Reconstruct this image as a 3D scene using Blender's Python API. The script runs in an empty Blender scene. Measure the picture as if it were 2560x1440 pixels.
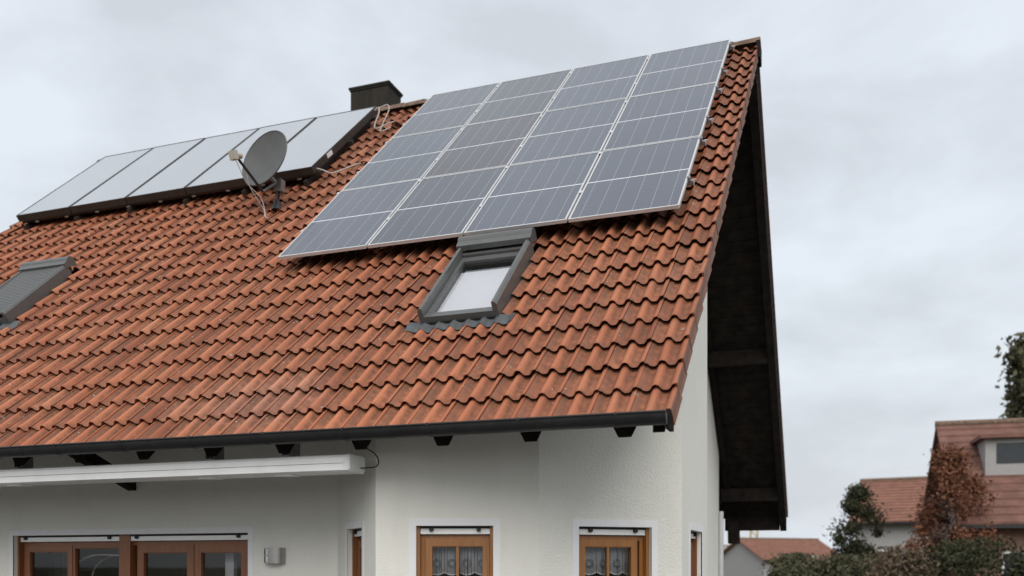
import bpy, bmesh, math, random
from mathutils import Vector, Matrix, Quaternion

random.seed(11)
scn = bpy.context.scene
R = math.radians
PI = math.pi

# ------------------------------------------------------------------ camera
YAW = -0.3481                       # viewing direction, slightly to the left of square-on
CAM = Vector((1.2226, -7.0392, -1.3442))
GROUND = -3.05
cam_data = bpy.data.cameras.new('camera')
cam_data.sensor_width = 36.0
cam_data.lens = 2349.82 / 2560 * 36.0
cam_data.shift_x = 0.0042
cam_data.shift_y = 0.26896
cam_data.clip_start = 0.1
cam_data.clip_end = 3000
cam_data.dof.use_dof = True
cam_data.dof.focus_distance = 9.4
cam_data.dof.aperture_fstop = 1.15
cam = bpy.data.objects.new('camera', cam_data)
scn.collection.objects.link(cam)
cam.location = CAM
cam.rotation_euler = (R(90), 0, -YAW)
scn.camera = cam

# ------------------------------------------------------------------ sky and sun (overcast)
SUN_EL, SUN_AZ = R(42), R(158)      # azimuth measured clockwise from +Y
world = bpy.data.worlds.new('World'); scn.world = world
world.use_nodes = True
wt = world.node_tree; wt.nodes.clear()
def wn(t, **k):
    n = wt.nodes.new(t)
    for a, b in k.items(): setattr(n, a, b)
    return n
wout = wn('ShaderNodeOutputWorld'); wbg = wn('ShaderNodeBackground')
sky = wn('ShaderNodeTexSky', sky_type='NISHITA', sun_disc=False)
sky.sun_elevation = SUN_EL; sky.sun_rotation = SUN_AZ
sky.air_density = 1.5; sky.dust_density = 4.0
skys = wn('ShaderNodeVectorMath', operation='SCALE'); skys.inputs[3].default_value = 0.10
wt.links.new(sky.outputs[0], skys.inputs[0])
tc = wn('ShaderNodeTexCoord'); mp = wn('ShaderNodeMapping')
mp.inputs['Scale'].default_value = (1.0, 1.0, 2.2)
mp.inputs['Location'].default_value = (3.1, 1.4, 0.6)
nz = wn('ShaderNodeTexNoise'); nz.inputs['Scale'].default_value = 4.2; nz.inputs['Detail'].default_value = 6
nz.inputs['Roughness'].default_value = 0.55; nz.inputs['Distortion'].default_value = 0.3
rp_ = wn('ShaderNodeValToRGB')
rp_.color_ramp.elements[0].position = 0.36; rp_.color_ramp.elements[0].color = (0.455, 0.484, 0.521, 1)
rp_.color_ramp.elements[1].position = 0.64; rp_.color_ramp.elements[1].color = (0.566, 0.602, 0.650, 1)
wmix = wn('ShaderNodeMix', data_type='RGBA'); wmix.inputs[0].default_value = 0.92
wt.links.new(tc.outputs['Generated'], mp.inputs[0]); wt.links.new(mp.outputs[0], nz.inputs[0])
wt.links.new(nz.outputs[0], rp_.inputs[0])
wt.links.new(skys.outputs[0], wmix.inputs[6]); wt.links.new(rp_.outputs[0], wmix.inputs[7])
wt.links.new(wmix.outputs[2], wbg.inputs[0]); wbg.inputs[1].default_value = 1.0
wt.links.new(wbg.outputs[0], wout.inputs[0])

sun_data = bpy.data.lights.new('sun', 'SUN')
sun_data.energy = 1.5; sun_data.angle = R(55); sun_data.color = (1.0, 0.97, 0.93)
sun = bpy.data.objects.new('sun', sun_data); scn.collection.objects.link(sun)
sdir = Vector((math.sin(SUN_AZ) * math.cos(SUN_EL), math.cos(SUN_AZ) * math.cos(SUN_EL), math.sin(SUN_EL)))
sun.rotation_euler = sdir.to_track_quat('Z', 'Y').to_euler()
sun.location = (0, -10, 20)

vs = scn.view_settings
vs.view_transform = 'Standard'; vs.look = 'None'; vs.exposure = 0.55; vs.gamma = 1.0; vs.use_curve_mapping = False

# ------------------------------------------------------------------ helpers
col = scn.collection
def wm(o):
    return (wm(o.parent) if o.parent else Matrix.Identity(4)) @ o.matrix_basis

OFF = {}                            # where a part's own origin sits in its thing's frame
class MB:
    """collects faces, then links them as one mesh object"""
    def __init__(s): s.v = []; s.f = []; s.sm = []; s.uv = []
    def add(s, pts, faces, smooth=False, uvs=None):
        b = len(s.v); s.v += [Vector(p) for p in pts]
        for i, f in enumerate(faces):
            s.f.append([b + k for k in f]); s.sm.append(smooth)
            s.uv.append(uvs[i] if uvs else None)
        return s
    def quad(s, a, b, c, d, uv=None, smooth=False):
        return s.add([a, b, c, d], [(0, 1, 2, 3)], smooth, [uv] if uv else None)
    def box(s, x0, x1, y0, y1, z0, z1, M=None):
        p = [Vector((x, y, z)) for z in (z0, z1) for y in (y0, y1) for x in (x0, x1)]
        if M is not None: p = [M @ q for q in p]
        return s.add(p, [(0, 2, 3, 1), (4, 5, 7, 6), (0, 1, 5, 4), (2, 6, 7, 3), (0, 4, 6, 2), (1, 3, 7, 5)])
    def prism(s, poly, axis, a0, a1, M=None, smooth=False):
        """poly: 2D points in the two remaining axes (cyclic order x,y,z), extruded a0..a1"""
        def mk(p, a):
            q = {'x': (a, p[0], p[1]), 'y': (p[0], a, p[1]), 'z': (p[0], p[1], a)}[axis]
            return (M @ Vector(q)) if M is not None else Vector(q)
        n = len(poly)
        s.add([mk(p, a0) for p in poly], [list(range(n))])
        s.add([mk(p, a1) for p in poly], [list(range(n))[::-1]])
        pts = [mk(p, a0) for p in poly] + [mk(p, a1) for p in poly]
        return s.add(pts, [(i, (i + 1) % n, n + (i + 1) % n, n + i) for i in range(n)], smooth)
    def tube(s, path, r, n=8, caps=True):
        path = [Vector(p) for p in path]; rings = []
        up = Vector((0, 0, 1))
        for i, p in enumerate(path):
            t = (path[min(i + 1, len(path) - 1)] - path[max(i - 1, 0)]).normalized()
            a = t.cross(up)
            if a.length < 1e-3: a = t.cross(Vector((1, 0, 0)))
            a.normalize(); b = a.cross(t)
            rr = r[i] if isinstance(r, (list, tuple)) else r
            rings.append([p + a * rr * math.cos(2 * PI * k / n) + b * rr * math.sin(2 * PI * k / n) for k in range(n)])
        pts = [q for g in rings for q in g]; fs = []
        for i in range(len(rings) - 1):
            for k in range(n):
                fs.append((i * n + k, i * n + (k + 1) % n, (i + 1) * n + (k + 1) % n, (i + 1) * n + k))
        s.add(pts, fs, True)
        if caps:
            s.add(rings[0], [list(range(n))]); s.add(rings[-1], [list(range(n))])
        return s
    def mesh(s, name, shift=None):
        me = bpy.data.meshes.new(name)
        sh = shift or Vector((0, 0, 0))
        me.from_pydata([tuple(v - sh) for v in s.v], [], s.f)
        for p, k in zip(me.polygons, s.sm): p.use_smooth = k
        if any(s.uv):
            lay = me.uv_layers.new(name='UVMap')
            for p, uv in zip(me.polygons, s.uv):
                if uv:
                    for li, q in zip(p.loop_indices, uv): lay.data[li].uv = q
        bm = bmesh.new(); bm.from_mesh(me); bmesh.ops.recalc_face_normals(bm, faces=bm.faces); bm.to_mesh(me); bm.free()
        return me
    def build(s, name, mat, parent=None, world=True):
        pts = s.v
        if world and parent is not None:
            Mi = wm(parent).inverted(); s.v = [Mi @ v for v in pts]
        elif parent is not None and parent.name in OFF:
            s.v = [v - OFF[parent.name] for v in pts]
        lo = Vector([min(v[i] for v in s.v) for i in range(3)]); hi = Vector([max(v[i] for v in s.v) for i in range(3)])
        c = (lo + hi) / 2
        o = bpy.data.objects.new(name, s.mesh(name, c)); o.data.materials.append(mat)
        col.objects.link(o); o.parent = parent; o.location = c
        if not world: OFF[o.name] = c
        return o

def tag(o, label=None, cat=None, group=None, kind=None):
    for k, v in (('label', label), ('category', cat), ('group', group), ('kind', kind)):
        if v: o[k] = v
    return o
def thing(name, label, cat, loc=(0, 0, 0), rot=(0, 0, 0), group=None):
    o = bpy.data.objects.new(name, None); col.objects.link(o); o.empty_display_size = 0.2
    o.location = loc; o.rotation_euler = rot
    return tag(o, label, cat, group)
def copy_tree(o, parent=None):
    c = o.copy(); col.objects.link(c); c.parent = parent
    for ch in list(o.children): copy_tree(ch, c)
    return c

# ------------------------------------------------------------------ materials
class NT:
    def __init__(s, name):
        s.m = bpy.data.materials.new(name); s.m.use_nodes = True
        s.t = s.m.node_tree; s.b = s.t.nodes['Principled BSDF']; s.out = s.t.nodes['Material Output']
    def n(s, t, **k):
        n = s.t.nodes.new(t)
        for a, b in k.items(): setattr(n, a, b)
        return n
    def put(s, sock, v):
        if hasattr(v, 'is_output') or isinstance(v, bpy.types.NodeSocket): s.t.links.new(v, sock)
        else: sock.default_value = v
    def math(s, op, a, b=0.0, c=None):
        n = s.n('ShaderNodeMath', operation=op); s.put(n.inputs[0], a); s.put(n.inputs[1], b)
        if c is not None: s.put(n.inputs[2], c)
        return n.outputs[0]
    def mix(s, f, a, b, mode='MIX'):
        n = s.n('ShaderNodeMix', data_type='RGBA', blend_type=mode)
        s.put(n.inputs[0], f); s.put(n.inputs[6], a); s.put(n.inputs[7], b); return n.outputs[2]
    def noise(s, vec, scale, detail=3, rough=0.5):
        n = s.n('ShaderNodeTexNoise'); n.inputs['Scale'].default_value = scale
        n.inputs['Detail'].default_value = detail; n.inputs['Roughness'].default_value = rough
        if vec is not None: s.put(n.inputs['Vector'], vec)
        return n.outputs[0]
    def ramp(s, f, lo, hi):
        n = s.n('ShaderNodeMapRange'); n.clamp = True
        s.put(n.inputs[0], f); n.inputs[1].default_value = lo; n.inputs[2].default_value = hi
        return n.outputs[0]
    def pos(s): return s.n('ShaderNodeNewGeometry').outputs['Position']
    def obj(s): return s.n('ShaderNodeTexCoord').outputs['Object']
    def sep(s, v):
        n = s.n('ShaderNodeSeparateXYZ'); s.put(n.inputs[0], v); return n.outputs
    def comb(s, x, y, z):
        n = s.n('ShaderNodeCombineXYZ'); s.put(n.inputs[0], x); s.put(n.inputs[1], y); s.put(n.inputs[2], z); return n.outputs[0]
    def bump(s, h, strength, dist):
        n = s.n('ShaderNodeBump'); n.inputs['Strength'].default_value = strength; n.inputs['Distance'].default_value = dist
        s.put(n.inputs['Height'], h); s.put(s.b.inputs['Normal'], n.outputs[0])
    def set(s, **k):
        names = {'col': 'Base Color', 'rough': 'Roughness', 'metal': 'Metallic', 'ior': 'IOR', 'coat': 'Coat Weight',
                 'coatr': 'Coat Roughness', 'spec': 'Specular IOR Level', 'alpha': 'Alpha'}
        for a, v in k.items(): s.put(s.b.inputs[names[a]], v)
        return s

def rgb(r, g, b): return (r, g, b, 1.0)
M = {}

PH = 0.7349; CO, SI = math.cos(PH), math.sin(PH)
GAUGE = 0.3664

# roof tile: terracotta concrete, per-tile tone, greyer interlocking rib, lichen specks
def tile_material():
    t = NT('terracotta_tile'); p = t.pos(); x, y, z = t.sep(p)
    s = t.math('ADD', t.math('MULTIPLY', y, CO), t.math('MULTIPLY', z, SI))
    w = t.math('SUBTRACT', t.math('MULTIPLY', z, CO), t.math('MULTIPLY', y, SI))
    cu = t.math('DIVIDE', t.math('ADD', x, 30.29), 0.3)
    cv = t.math('DIVIDE', t.math('ADD', s, GAUGE * 40), GAUGE)
    iu, iv = t.math('FLOOR', cu), t.math('FLOOR', cv)
    fu, fv = t.math('FRACT', cu), t.math('FRACT', cv)
    wnz = t.n('ShaderNodeTexWhiteNoise', noise_dimensions='2D'); t.put(wnz.inputs['Vector'], t.comb(iu, iv, 0.0))
    rnd = wnz.outputs[0]
    big = t.noise(p, 0.55, 3, 0.55)
    med = t.noise(p, 7.0, 4, 0.6)
    fine = t.noise(p, 160.0, 3, 0.7)
    c = t.mix(rnd, rgb(0.475, 0.146, 0.066), rgb(0.600, 0.212, 0.102))
    c = t.mix(t.math('GREATER_THAN', rnd, 0.965), c, rgb(0.60, 0.235, 0.12))
    c = t.mix(t.math('LESS_THAN', rnd, 0.05), c, rgb(0.36, 0.105, 0.048))
    c = t.mix(t.ramp(big, 0.57, 0.74), c, rgb(0.56, 0.235, 0.135))
    # algae and soot film, stronger up the slope and towards the gable
    film = t.math('ADD', t.math('MULTIPLY', t.ramp(s, 4.5, 9.5), 0.22), t.math('MULTIPLY', t.ramp(x, -2.0, 0.2), 0.16))
    film = t.math('MULTIPLY', t.math('ADD', film, 0.18), t.math('ADD', 0.35, med))
    # paler, pinker patch low on the slope
    px_ = t.math('DIVIDE', t.math('ADD', x, 3.75), 0.75); ps_ = t.math('DIVIDE', t.math('SUBTRACT', s, 0.22), 0.55)
    pr_ = t.math('ADD', t.math('ADD', t.math('MULTIPLY', px_, px_), t.math('MULTIPLY', ps_, ps_)), t.math('MULTIPLY', med, 0.9))
    c = t.mix(t.math('MULTIPLY', t.ramp(pr_, 1.5, 0.4), 0.55), c, rgb(0.60, 0.32, 0.235))
    streak = t.noise(t.comb(t.math('MULTIPLY', x, 11.0), t.math('MULTIPLY', s, 0.9), 0.0), 1.0, 4, 0.6)
    film = t.math('ADD', film, t.math('MULTIPLY', t.ramp(streak, 0.5, 0.72), 0.17))
    c = t.mix(film, c, rgb(0.120, 0.066, 0.040))
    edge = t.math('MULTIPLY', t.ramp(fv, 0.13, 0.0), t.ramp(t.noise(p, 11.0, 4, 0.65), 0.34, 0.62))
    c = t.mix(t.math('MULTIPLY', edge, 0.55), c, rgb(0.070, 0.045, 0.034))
    rib = t.math('MULTIPLY', t.math('LESS_THAN', fu, 0.115), t.ramp(med, 0.15, 0.6))
    c = t.mix(t.math('MULTIPLY', rib, 0.62), c, rgb(0.130, 0.078, 0.054))
    # roll shading put into the colour: right flanks darker, mottled by noise
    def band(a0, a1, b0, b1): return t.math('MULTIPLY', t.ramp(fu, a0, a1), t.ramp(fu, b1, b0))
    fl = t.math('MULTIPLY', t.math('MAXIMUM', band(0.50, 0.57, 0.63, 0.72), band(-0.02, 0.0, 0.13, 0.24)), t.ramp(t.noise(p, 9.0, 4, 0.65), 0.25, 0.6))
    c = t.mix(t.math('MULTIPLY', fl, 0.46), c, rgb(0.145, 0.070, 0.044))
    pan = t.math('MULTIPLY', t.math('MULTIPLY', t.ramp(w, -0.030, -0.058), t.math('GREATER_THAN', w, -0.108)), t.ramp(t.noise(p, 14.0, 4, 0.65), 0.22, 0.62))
    c = t.mix(t.math('MULTIPLY', pan, 0.80), c, rgb(0.115, 0.055, 0.032))  # dirt in the pans, strengthened to deepen the roll shading by colour
    c = t.mix(t.math('MULTIPLY', t.ramp(fine, 0.42, 0.72), 0.42), c, rgb(0.20, 0.085, 0.055))
    vo = t.n('ShaderNodeTexVoronoi'); vo.inputs['Scale'].default_value = 24.0; vo.inputs['Randomness'].default_value = 1.0
    t.put(vo.inputs['Vector'], p)
    spk = t.math('MULTIPLY', t.math('LESS_THAN', vo.outputs['Distance'], 0.17),
                 t.math('GREATER_THAN', t.sep(vo.outputs['Color'])[0], t.math('SUBTRACT', 0.972, t.math('MULTIPLY', rib, 0.10))))
    c = t.mix(t.math('MULTIPLY', spk, 0.8), c, rgb(0.55, 0.54, 0.50))
    # pale lichen crusts, mostly towards the gable
    vb = t.n('ShaderNodeTexVoronoi'); vb.inputs['Scale'].default_value = 9.0; t.put(vb.inputs['Vector'], p)
    cr = t.math('MULTIPLY', t.math('LESS_THAN', t.math('ADD', vb.outputs['Distance'], t.math('MULTIPLY', fine, 0.25)), 0.30),
                t.math('GREATER_THAN', t.sep(vb.outputs['Color'])[1], t.math('SUBTRACT', 0.97, t.math('MULTIPLY', t.ramp(x, -1.6, 0.2), 0.12))))
    c = t.mix(t.math('MULTIPLY', cr, 0.5), c, rgb(0.40, 0.37, 0.32))
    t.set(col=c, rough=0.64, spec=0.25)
    t.bump(t.math('ADD', t.math('MULTIPLY', fine, 0.5), t.noise(p, 40.0, 3)), 0.35, 0.004)
    return t.m
M['tile'] = tile_material()

def simple(name, c, rough=0.6, metal=0.0, var=0.15, scale=6.0, bump=0.0, bscale=60.0, spec=0.5, coat=0.0):
    t = NT(name); p = t.pos()
    n = t.noise(p, scale, 4, 0.6)
    d = rgb(*[k * (1 - var) for k in c]); l = rgb(*[min(1, k * (1 + var)) for k in c])
    t.set(col=t.mix(t.ramp(n, 0.3, 0.7), d, l), rough=t.math('ADD', rough - 0.06, t.math('MULTIPLY', n, 0.12)), metal=metal, spec=spec, coat=coat)
    if bump: t.bump(t.noise(p, bscale, 3), bump, 0.004)
    M[name] = t.m
    return t.m

def stucco(name, c, strength, dist, scale):
    t = NT(name); p = t.pos()
    a = t.noise(p, scale, 3, 0.55); b = t.noise(p, 0.9, 3, 0.5); g = t.noise(p, 6.0, 3, 0.6)
    cc = t.mix(t.ramp(b, 0.3, 0.75), rgb(*[k * 0.95 for k in c]), rgb(*c))
    cc = t.mix(t.math('MULTIPLY', t.ramp(g, 0.5, 0.8), 0.10), cc, rgb(c[0] * 0.72, c[1] * 0.70, c[2] * 0.66))
    x, y, z = t.sep(p)
    st = t.noise(t.comb(t.math('MULTIPLY', x, 4.0), t.math('MULTIPLY', y, 4.0), t.math('MULTIPLY', z, 0.9)), 1.0, 6, 0.68)
    cc = t.mix(t.math('MULTIPLY', t.ramp(st, 0.50, 0.75), 0.15), cc, rgb(c[0] * 0.66, c[1] * 0.64, c[2] * 0.58))
    t.set(col=cc, rough=0.92, spec=0.15)
    t.bump(t.ramp(a, 0.35, 0.7), strength, dist)
    M[name] = t.m
stucco('stucco', (0.80, 0.785, 0.72), 0.45, 0.008, 58.0)
stucco('stucco_smooth', (0.80, 0.785, 0.72), 0.30, 0.006, 62.0)
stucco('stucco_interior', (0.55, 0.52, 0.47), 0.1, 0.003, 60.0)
simple('trim_paint', (0.79, 0.79, 0.79), 0.75, var=0.03)
simple('gutter', (0.012, 0.012, 0.0125), 0.45, var=0.35, scale=9, bump=0.08)
simple('dark_wood', (0.016, 0.0125, 0.011), 0.85, var=0.45, scale=8, bump=0.25, spec=0.12)
simple('aluminium', (0.60, 0.60, 0.60), 0.42, metal=0.25, var=0.06)
simple('rail_metal', (0.26, 0.26, 0.26), 0.5, metal=0.4, var=0.1)
simple('collector_frame', (0.032, 0.029, 0.025), 0.5, var=0.25)
simple('skylight_grey', (0.105, 0.107, 0.104), 0.36, var=0.10, scale=14)
simple('lead', (0.080, 0.088, 0.092), 0.55, var=0.2, scale=18, bump=0.15, bscale=30)
simple('seal_black', (0.012, 0.012, 0.012), 0.6, var=0.1)
simple('white_metal', (0.86, 0.86, 0.84), 0.42, var=0.05, scale=4)
simple('white_plastic', (0.74, 0.74, 0.72), 0.45, var=0.04)
simple('dish_grey', (0.092, 0.092, 0.090), 0.55, var=0.12, scale=5)
simple('lnb_cream', (0.42, 0.39, 0.33), 0.5, var=0.06)
simple('cable_white', (0.42, 0.39, 0.36), 0.6, var=0.1)
simple('cable_black', (0.015, 0.015, 0.015), 0.6, var=0.1)
simple('pipe_wrap', (0.40, 0.35, 0.31), 0.5, var=0.2, scale=25)
simple('steel', (0.40, 0.39, 0.37), 0.33, metal=0.9, var=0.08)
simple('sticker', (0.75, 0.76, 0.78), 0.6, var=0.03)
simple('blind', (0.78, 0.80, 0.84), 0.8, var=0.02)
simple('ridge_tile', (0.17, 0.115, 0.085), 0.85, var=0.4, scale=9, bump=0.4, bscale=80, spec=0.2)
simple('roof_underlay', (0.05, 0.035, 0.03), 0.9)
simple('interior_floor', (0.20, 0.14, 0.09), 0.6)
simple('post_white', (0.7, 0.71, 0.72), 0.6, var=0.03)
simple('wire_brass', (0.62, 0.56, 0.46), 0.5, metal=0.1)

simple('soffit_stain', (0.016, 0.0125, 0.0105), 0.85, var=0.5, scale=5, bump=0.3, spec=0.12)
def wood(name, a, b, rough=0.42):
    t = NT(name); p = t.pos(); x, y, z = t.sep(p)
    v = t.comb(t.math('MULTIPLY', x, 38.0), t.math('MULTIPLY', y, 38.0), t.math('MULTIPLY', z, 3.0))
    n = t.noise(v, 1.0, 4, 0.6)
    t.set(col=t.mix(t.ramp(n, 0.3, 0.7), rgb(*a), rgb(*b)), rough=rough, coat=0.2, coatr=0.3)
    t.bump(n, 0.08, 0.002); M[name] = t.m
wood('wood_honey', (0.27, 0.105, 0.024), (0.37, 0.155, 0.038))
wood('wood_chestnut', (0.185, 0.066, 0.024), (0.265, 0.098, 0.036))

def chimney_mat():
    t = NT('chimney_sheet'); p = t.pos(); x, y, z = t.sep(p)
    n = t.noise(t.comb(t.math('MULTIPLY', x, 9.0), t.math('MULTIPLY', y, 9.0), t.math('MULTIPLY', z, 1.6)), 1.0, 4, 0.6)
    c = t.mix(t.ramp(n, 0.3, 0.7), rgb(0.018, 0.015, 0.0115), rgb(0.036, 0.032, 0.025))
    t.set(col=c, rough=0.75, spec=0.2); M['chimney_sheet'] = t.m
chimney_mat()

def pv_mat():
    t = NT('pv_glass'); uvn = t.n('ShaderNodeTexCoord').outputs['UV']; u, v, _ = t.sep(uvn)
    p = t.pos()
    f6 = t.math('FRACT', t.math('MULTIPLY', u, 6.0))
    line_v = t.math('LESS_THAN', t.math('ABSOLUTE', t.math('SUBTRACT', f6, 0.5)), 0.020)   # ribbon between cell strings
    dash = t.math('LESS_THAN', t.math('FRACT', t.math('MULTIPLY', v, 20.0)), 0.72)
    edge_v = t.math('LESS_THAN', t.math('ABSOLUTE', t.math('SUBTRACT', t.math('FRACT', t.math('ADD', t.math('MULTIPLY', u, 6.0), 0.5)), 0.5)), 0.010)
    mid = t.math('LESS_THAN', t.math('ABSOLUTE', t.math('SUBTRACT', v, 0.5)), 0.0045)
    rowl = t.math('LESS_THAN', t.math('ABSOLUTE', t.math('SUBTRACT', t.math('FRACT', t.math('ADD', t.math('MULTIPLY', v, 20.0), 0.5)), 0.5)), 0.012)
    oi = t.n('ShaderNodeObjectInfo').outputs['Random']
    dust = t.noise(p, 1.1, 4, 0.6)
    base = t.n('ShaderNodeObjectInfo').outputs['Color']
    base = t.mix(t.math('MULTIPLY', oi, 0.12), base, rgb(0.09, 0.10, 0.125))
    base = t.mix(t.math('MULTIPLY', t.ramp(dust, 0.35, 0.75), 0.22), base, rgb(0.11, 0.108, 0.112))
    base = t.mix(t.math('MULTIPLY', line_v, t.math('ADD', 0.20, t.math('MULTIPLY', dash, 0.18))), base, rgb(0.50, 0.53, 0.58))
    base = t.mix(t.math('MULTIPLY', edge_v, 0.12), base, rgb(0.05, 0.06, 0.08))
    base = t.mix(t.math('MULTIPLY', rowl, 0.10), base, rgb(0.40, 0.42, 0.46))
    base = t.mix(mid, base, rgb(0.80, 0.81, 0.82))
    t.set(col=base, rough=t.math('ADD', 0.16, t.math('MULTIPLY', dust, 0.14)), ior=1.5, spec=0.5, coat=0.35, coatr=0.08)
    M['pv_glass'] = t.m
pv_mat()

def collector_mat():
    t = NT('collector_glass'); p = t.pos()
    n = t.noise(p, 0.5, 3, 0.5)
    t.set(col=t.mix(n, rgb(0.265, 0.28, 0.295), rgb(0.335, 0.35, 0.365)), rough=0.2, spec=0.8, coat=1.0, coatr=0.05)
    M['collector_glass'] = t.m
collector_mat()

def glass(name, tint=0.9, boost=1.0, ior=1.5):
    t = NT(name)
    tr = t.n('ShaderNodeBsdfTransparent'); tr.inputs[0].default_value = (tint, tint, tint, 1)
    gl = t.n('ShaderNodeBsdfGlossy'); gl.inputs['Roughness'].default_value = 0.02
    fr = t.n('ShaderNodeFresnel'); fr.inputs[0].default_value = ior
    mx = t.n('ShaderNodeMixShader')
    f = t.math('MINIMUM', t.math('MULTIPLY', fr.outputs[0], boost), 1.0)
    t.put(mx.inputs[0], f); t.put(mx.inputs[1], tr.outputs[0]); t.put(mx.inputs[2], gl.outputs[0])
    t.put(t.out.inputs[0], mx.outputs[0]); M[name] = t.m
glass('window_glass', 0.88, 1.15)
glass('roof_glass', 0.85, 2.2)

def lace_mat():
    t = NT('lace'); uvn = t.n('ShaderNodeTexCoord').outputs['UV']; u, v, _ = t.sep(uvn)   # u in flowers, v in metres from hem
    fx = t.math('MULTIPLY', t.math('SUBTRACT', t.math('FRACT', u), 0.5), 0.135)
    fy = t.math('SUBTRACT', v, 0.105)
    r = t.math('SQRT', t.math('ADD', t.math('MULTIPLY', fx, fx), t.math('MULTIPLY', fy, fy)))
    a = t.math('ARCTAN2', fy, fx)
    pet = t.math('GREATER_THAN', t.math('COSINE', t.math('MULTIPLY', a, 10.0)), -0.05)
    ring = t.math('MULTIPLY', t.math('GREATER_THAN', r, 0.019), t.math('LESS_THAN', r, 0.043))
    hole = t.math('MULTIPLY', pet, ring)
    scal = t.math('MULTIPLY', t.math('SUBTRACT', 1.0, t.math('ABSOLUTE', t.math('SINE', t.math('MULTIPLY', u, PI)))), 0.024)
    hem = t.math('LESS_THAN', t.math('SUBTRACT', v, scal), 0.012)
    weave = t.noise(t.comb(t.math('MULTIPLY', u, 60.0), t.math('MULTIPLY', v, 400.0), 0.0), 1.0, 2)
    t.set(col=t.mix(hem, rgb(0.52, 0.53, 0.55), rgb(0.85, 0.86, 0.88)), rough=0.9, spec=0.1)
    al = t.math('MULTIPLY', t.math('SUBTRACT', 1.0, hole), t.math('ADD', 0.52, t.math('MULTIPLY', weave, 0.3)))
    t.set(alpha=t.math('MAXIMUM', al, t.math('MULTIPLY', hem, 0.95)))
    M['lace'] = t.m
lace_mat()

# ------------------------------------------------------------------ roof frame of reference
ROT = (PH, 0, 0)
def RP(X, s, w=0.0):                 # along the eave, up the slope, out of the slope
    return Vector((X, s * CO - w * SI, s * SI + w * CO))
MR = Matrix.Rotation(PH, 4, 'X')
S_RIDGE = 9.05
YR, ZR = S_RIDGE * CO, S_RIDGE * SI
X_LEFT, X_RIGHT = -11.70, 0.015
Y_MAIN = 1.20
X_GABLE = -1.24
def under(Y, w=-0.125): return Y * SI / CO + w / CO
def under_rear(Y, w=-0.125): return under(2 * YR - Y, w)

# ------------------------------------------------------------------ ground
g = MB().quad((-900, -300, GROUND), (900, -300, GROUND), (900, 1500, GROUND), (-900, 1500, GROUND))
def ground_mat():
    t = NT('ground'); p = t.pos(); n = t.noise(p, 0.35, 5, 0.65); f = t.noise(p, 22.0, 4, 0.7)
    c = t.mix(t.ramp(n, 0.35, 0.65), rgb(0.075, 0.085, 0.04), rgb(0.16, 0.14, 0.10))
    t.set(col=t.mix(t.math('MULTIPLY', f, 0.5), c, rgb(0.05, 0.06, 0.03)), rough=0.95, spec=0.1)
    t.bump(f, 0.6, 0.05); return t.m
tag(g.build('ground', ground_mat()), kind='structure')
simple('paving', (0.11, 0.105, 0.10), 0.9, var=0.12, scale=3, bump=0.3, bscale=30)
tag(MB().box(-13.0, 9.0, -14.0, 14.5, GROUND - 0.2, GROUND + 0.05).build('terrace', M['paving']), kind='structure')

# ------------------------------------------------------------------ the house
house = thing('house', 'white rendered house with steep terracotta tiled roof and dark wooden eaves', 'house', (-5.0, 6.0, GROUND))

def wall_sheet(mb, P0, ang, u0, u1, z0, topf, holes, reveal=0.17):
    """vertical sheet through P0 along direction ang; holes=(ua,ub,za,zb) get reveals going inwards"""
    d = Vector((math.cos(ang), math.sin(ang), 0)); n = Vector((-d.y, d.x, 0))      # n points indoors
    P0 = Vector((P0[0], P0[1], 0))
    def pt(u, z, dep=0.0):
        q = P0 + d * u + n * dep; q.z = z; return q
    us = sorted({u0, u1} | {h[0] for h in holes} | {h[1] for h in holes})
    zs = sorted({z0} | {h[2] for h in holes} | {h[3] for h in holes}) + [None]
    def zz(z, u):
        if z is None:
            q = P0 + d * u; return topf(q.y)
        return z
    for i in range(len(us) - 1):
        for j in range(len(zs) - 1):
            ua, ub = us[i], us[i + 1]; uc = (ua + ub) / 2
            zc = (zs[j] + (zs[j + 1] if zs[j + 1] is not None else zs[j] + 0.01)) / 2
            if any(h[0] < uc < h[1] and h[2] < zc < h[3] for h in holes): continue
            mb.quad(pt(ua, zz(zs[j], ua)), pt(ub, zz(zs[j], ub)), pt(ub, zz(zs[j + 1], ub)), pt(ua, zz(zs[j + 1], ua)))
    for (a, b, c, e) in holes:
        mb.quad(pt(a, c), pt(a, e), pt(a, e, reveal), pt(a, c, reveal))
        mb.quad(pt(b, c), pt(b, e), pt(b, e, reveal), pt(b, c, reveal))
        mb.quad(pt(a, e), pt(b, e), pt(b, e, reveal), pt(a, e, reveal))
        mb.quad(pt(a, c), pt(b, c), pt(b, c, reveal), pt(a, c, reveal))

A_ = Vector((-1.312, 0.750, 0))
def fdir(a): return Vector((math.cos(R(a)), math.sin(R(a)), 0))
B_ = A_ - fdir(18.5) * 1.43
D_ = A_ + fdir(41) * 1.435
E_ = D_ + Vector((0, 1.65, 0))
ZH = -1.015                                    # window head height
F0_LEN = (Y_MAIN - B_.y) / math.sin(R(45))

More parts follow.
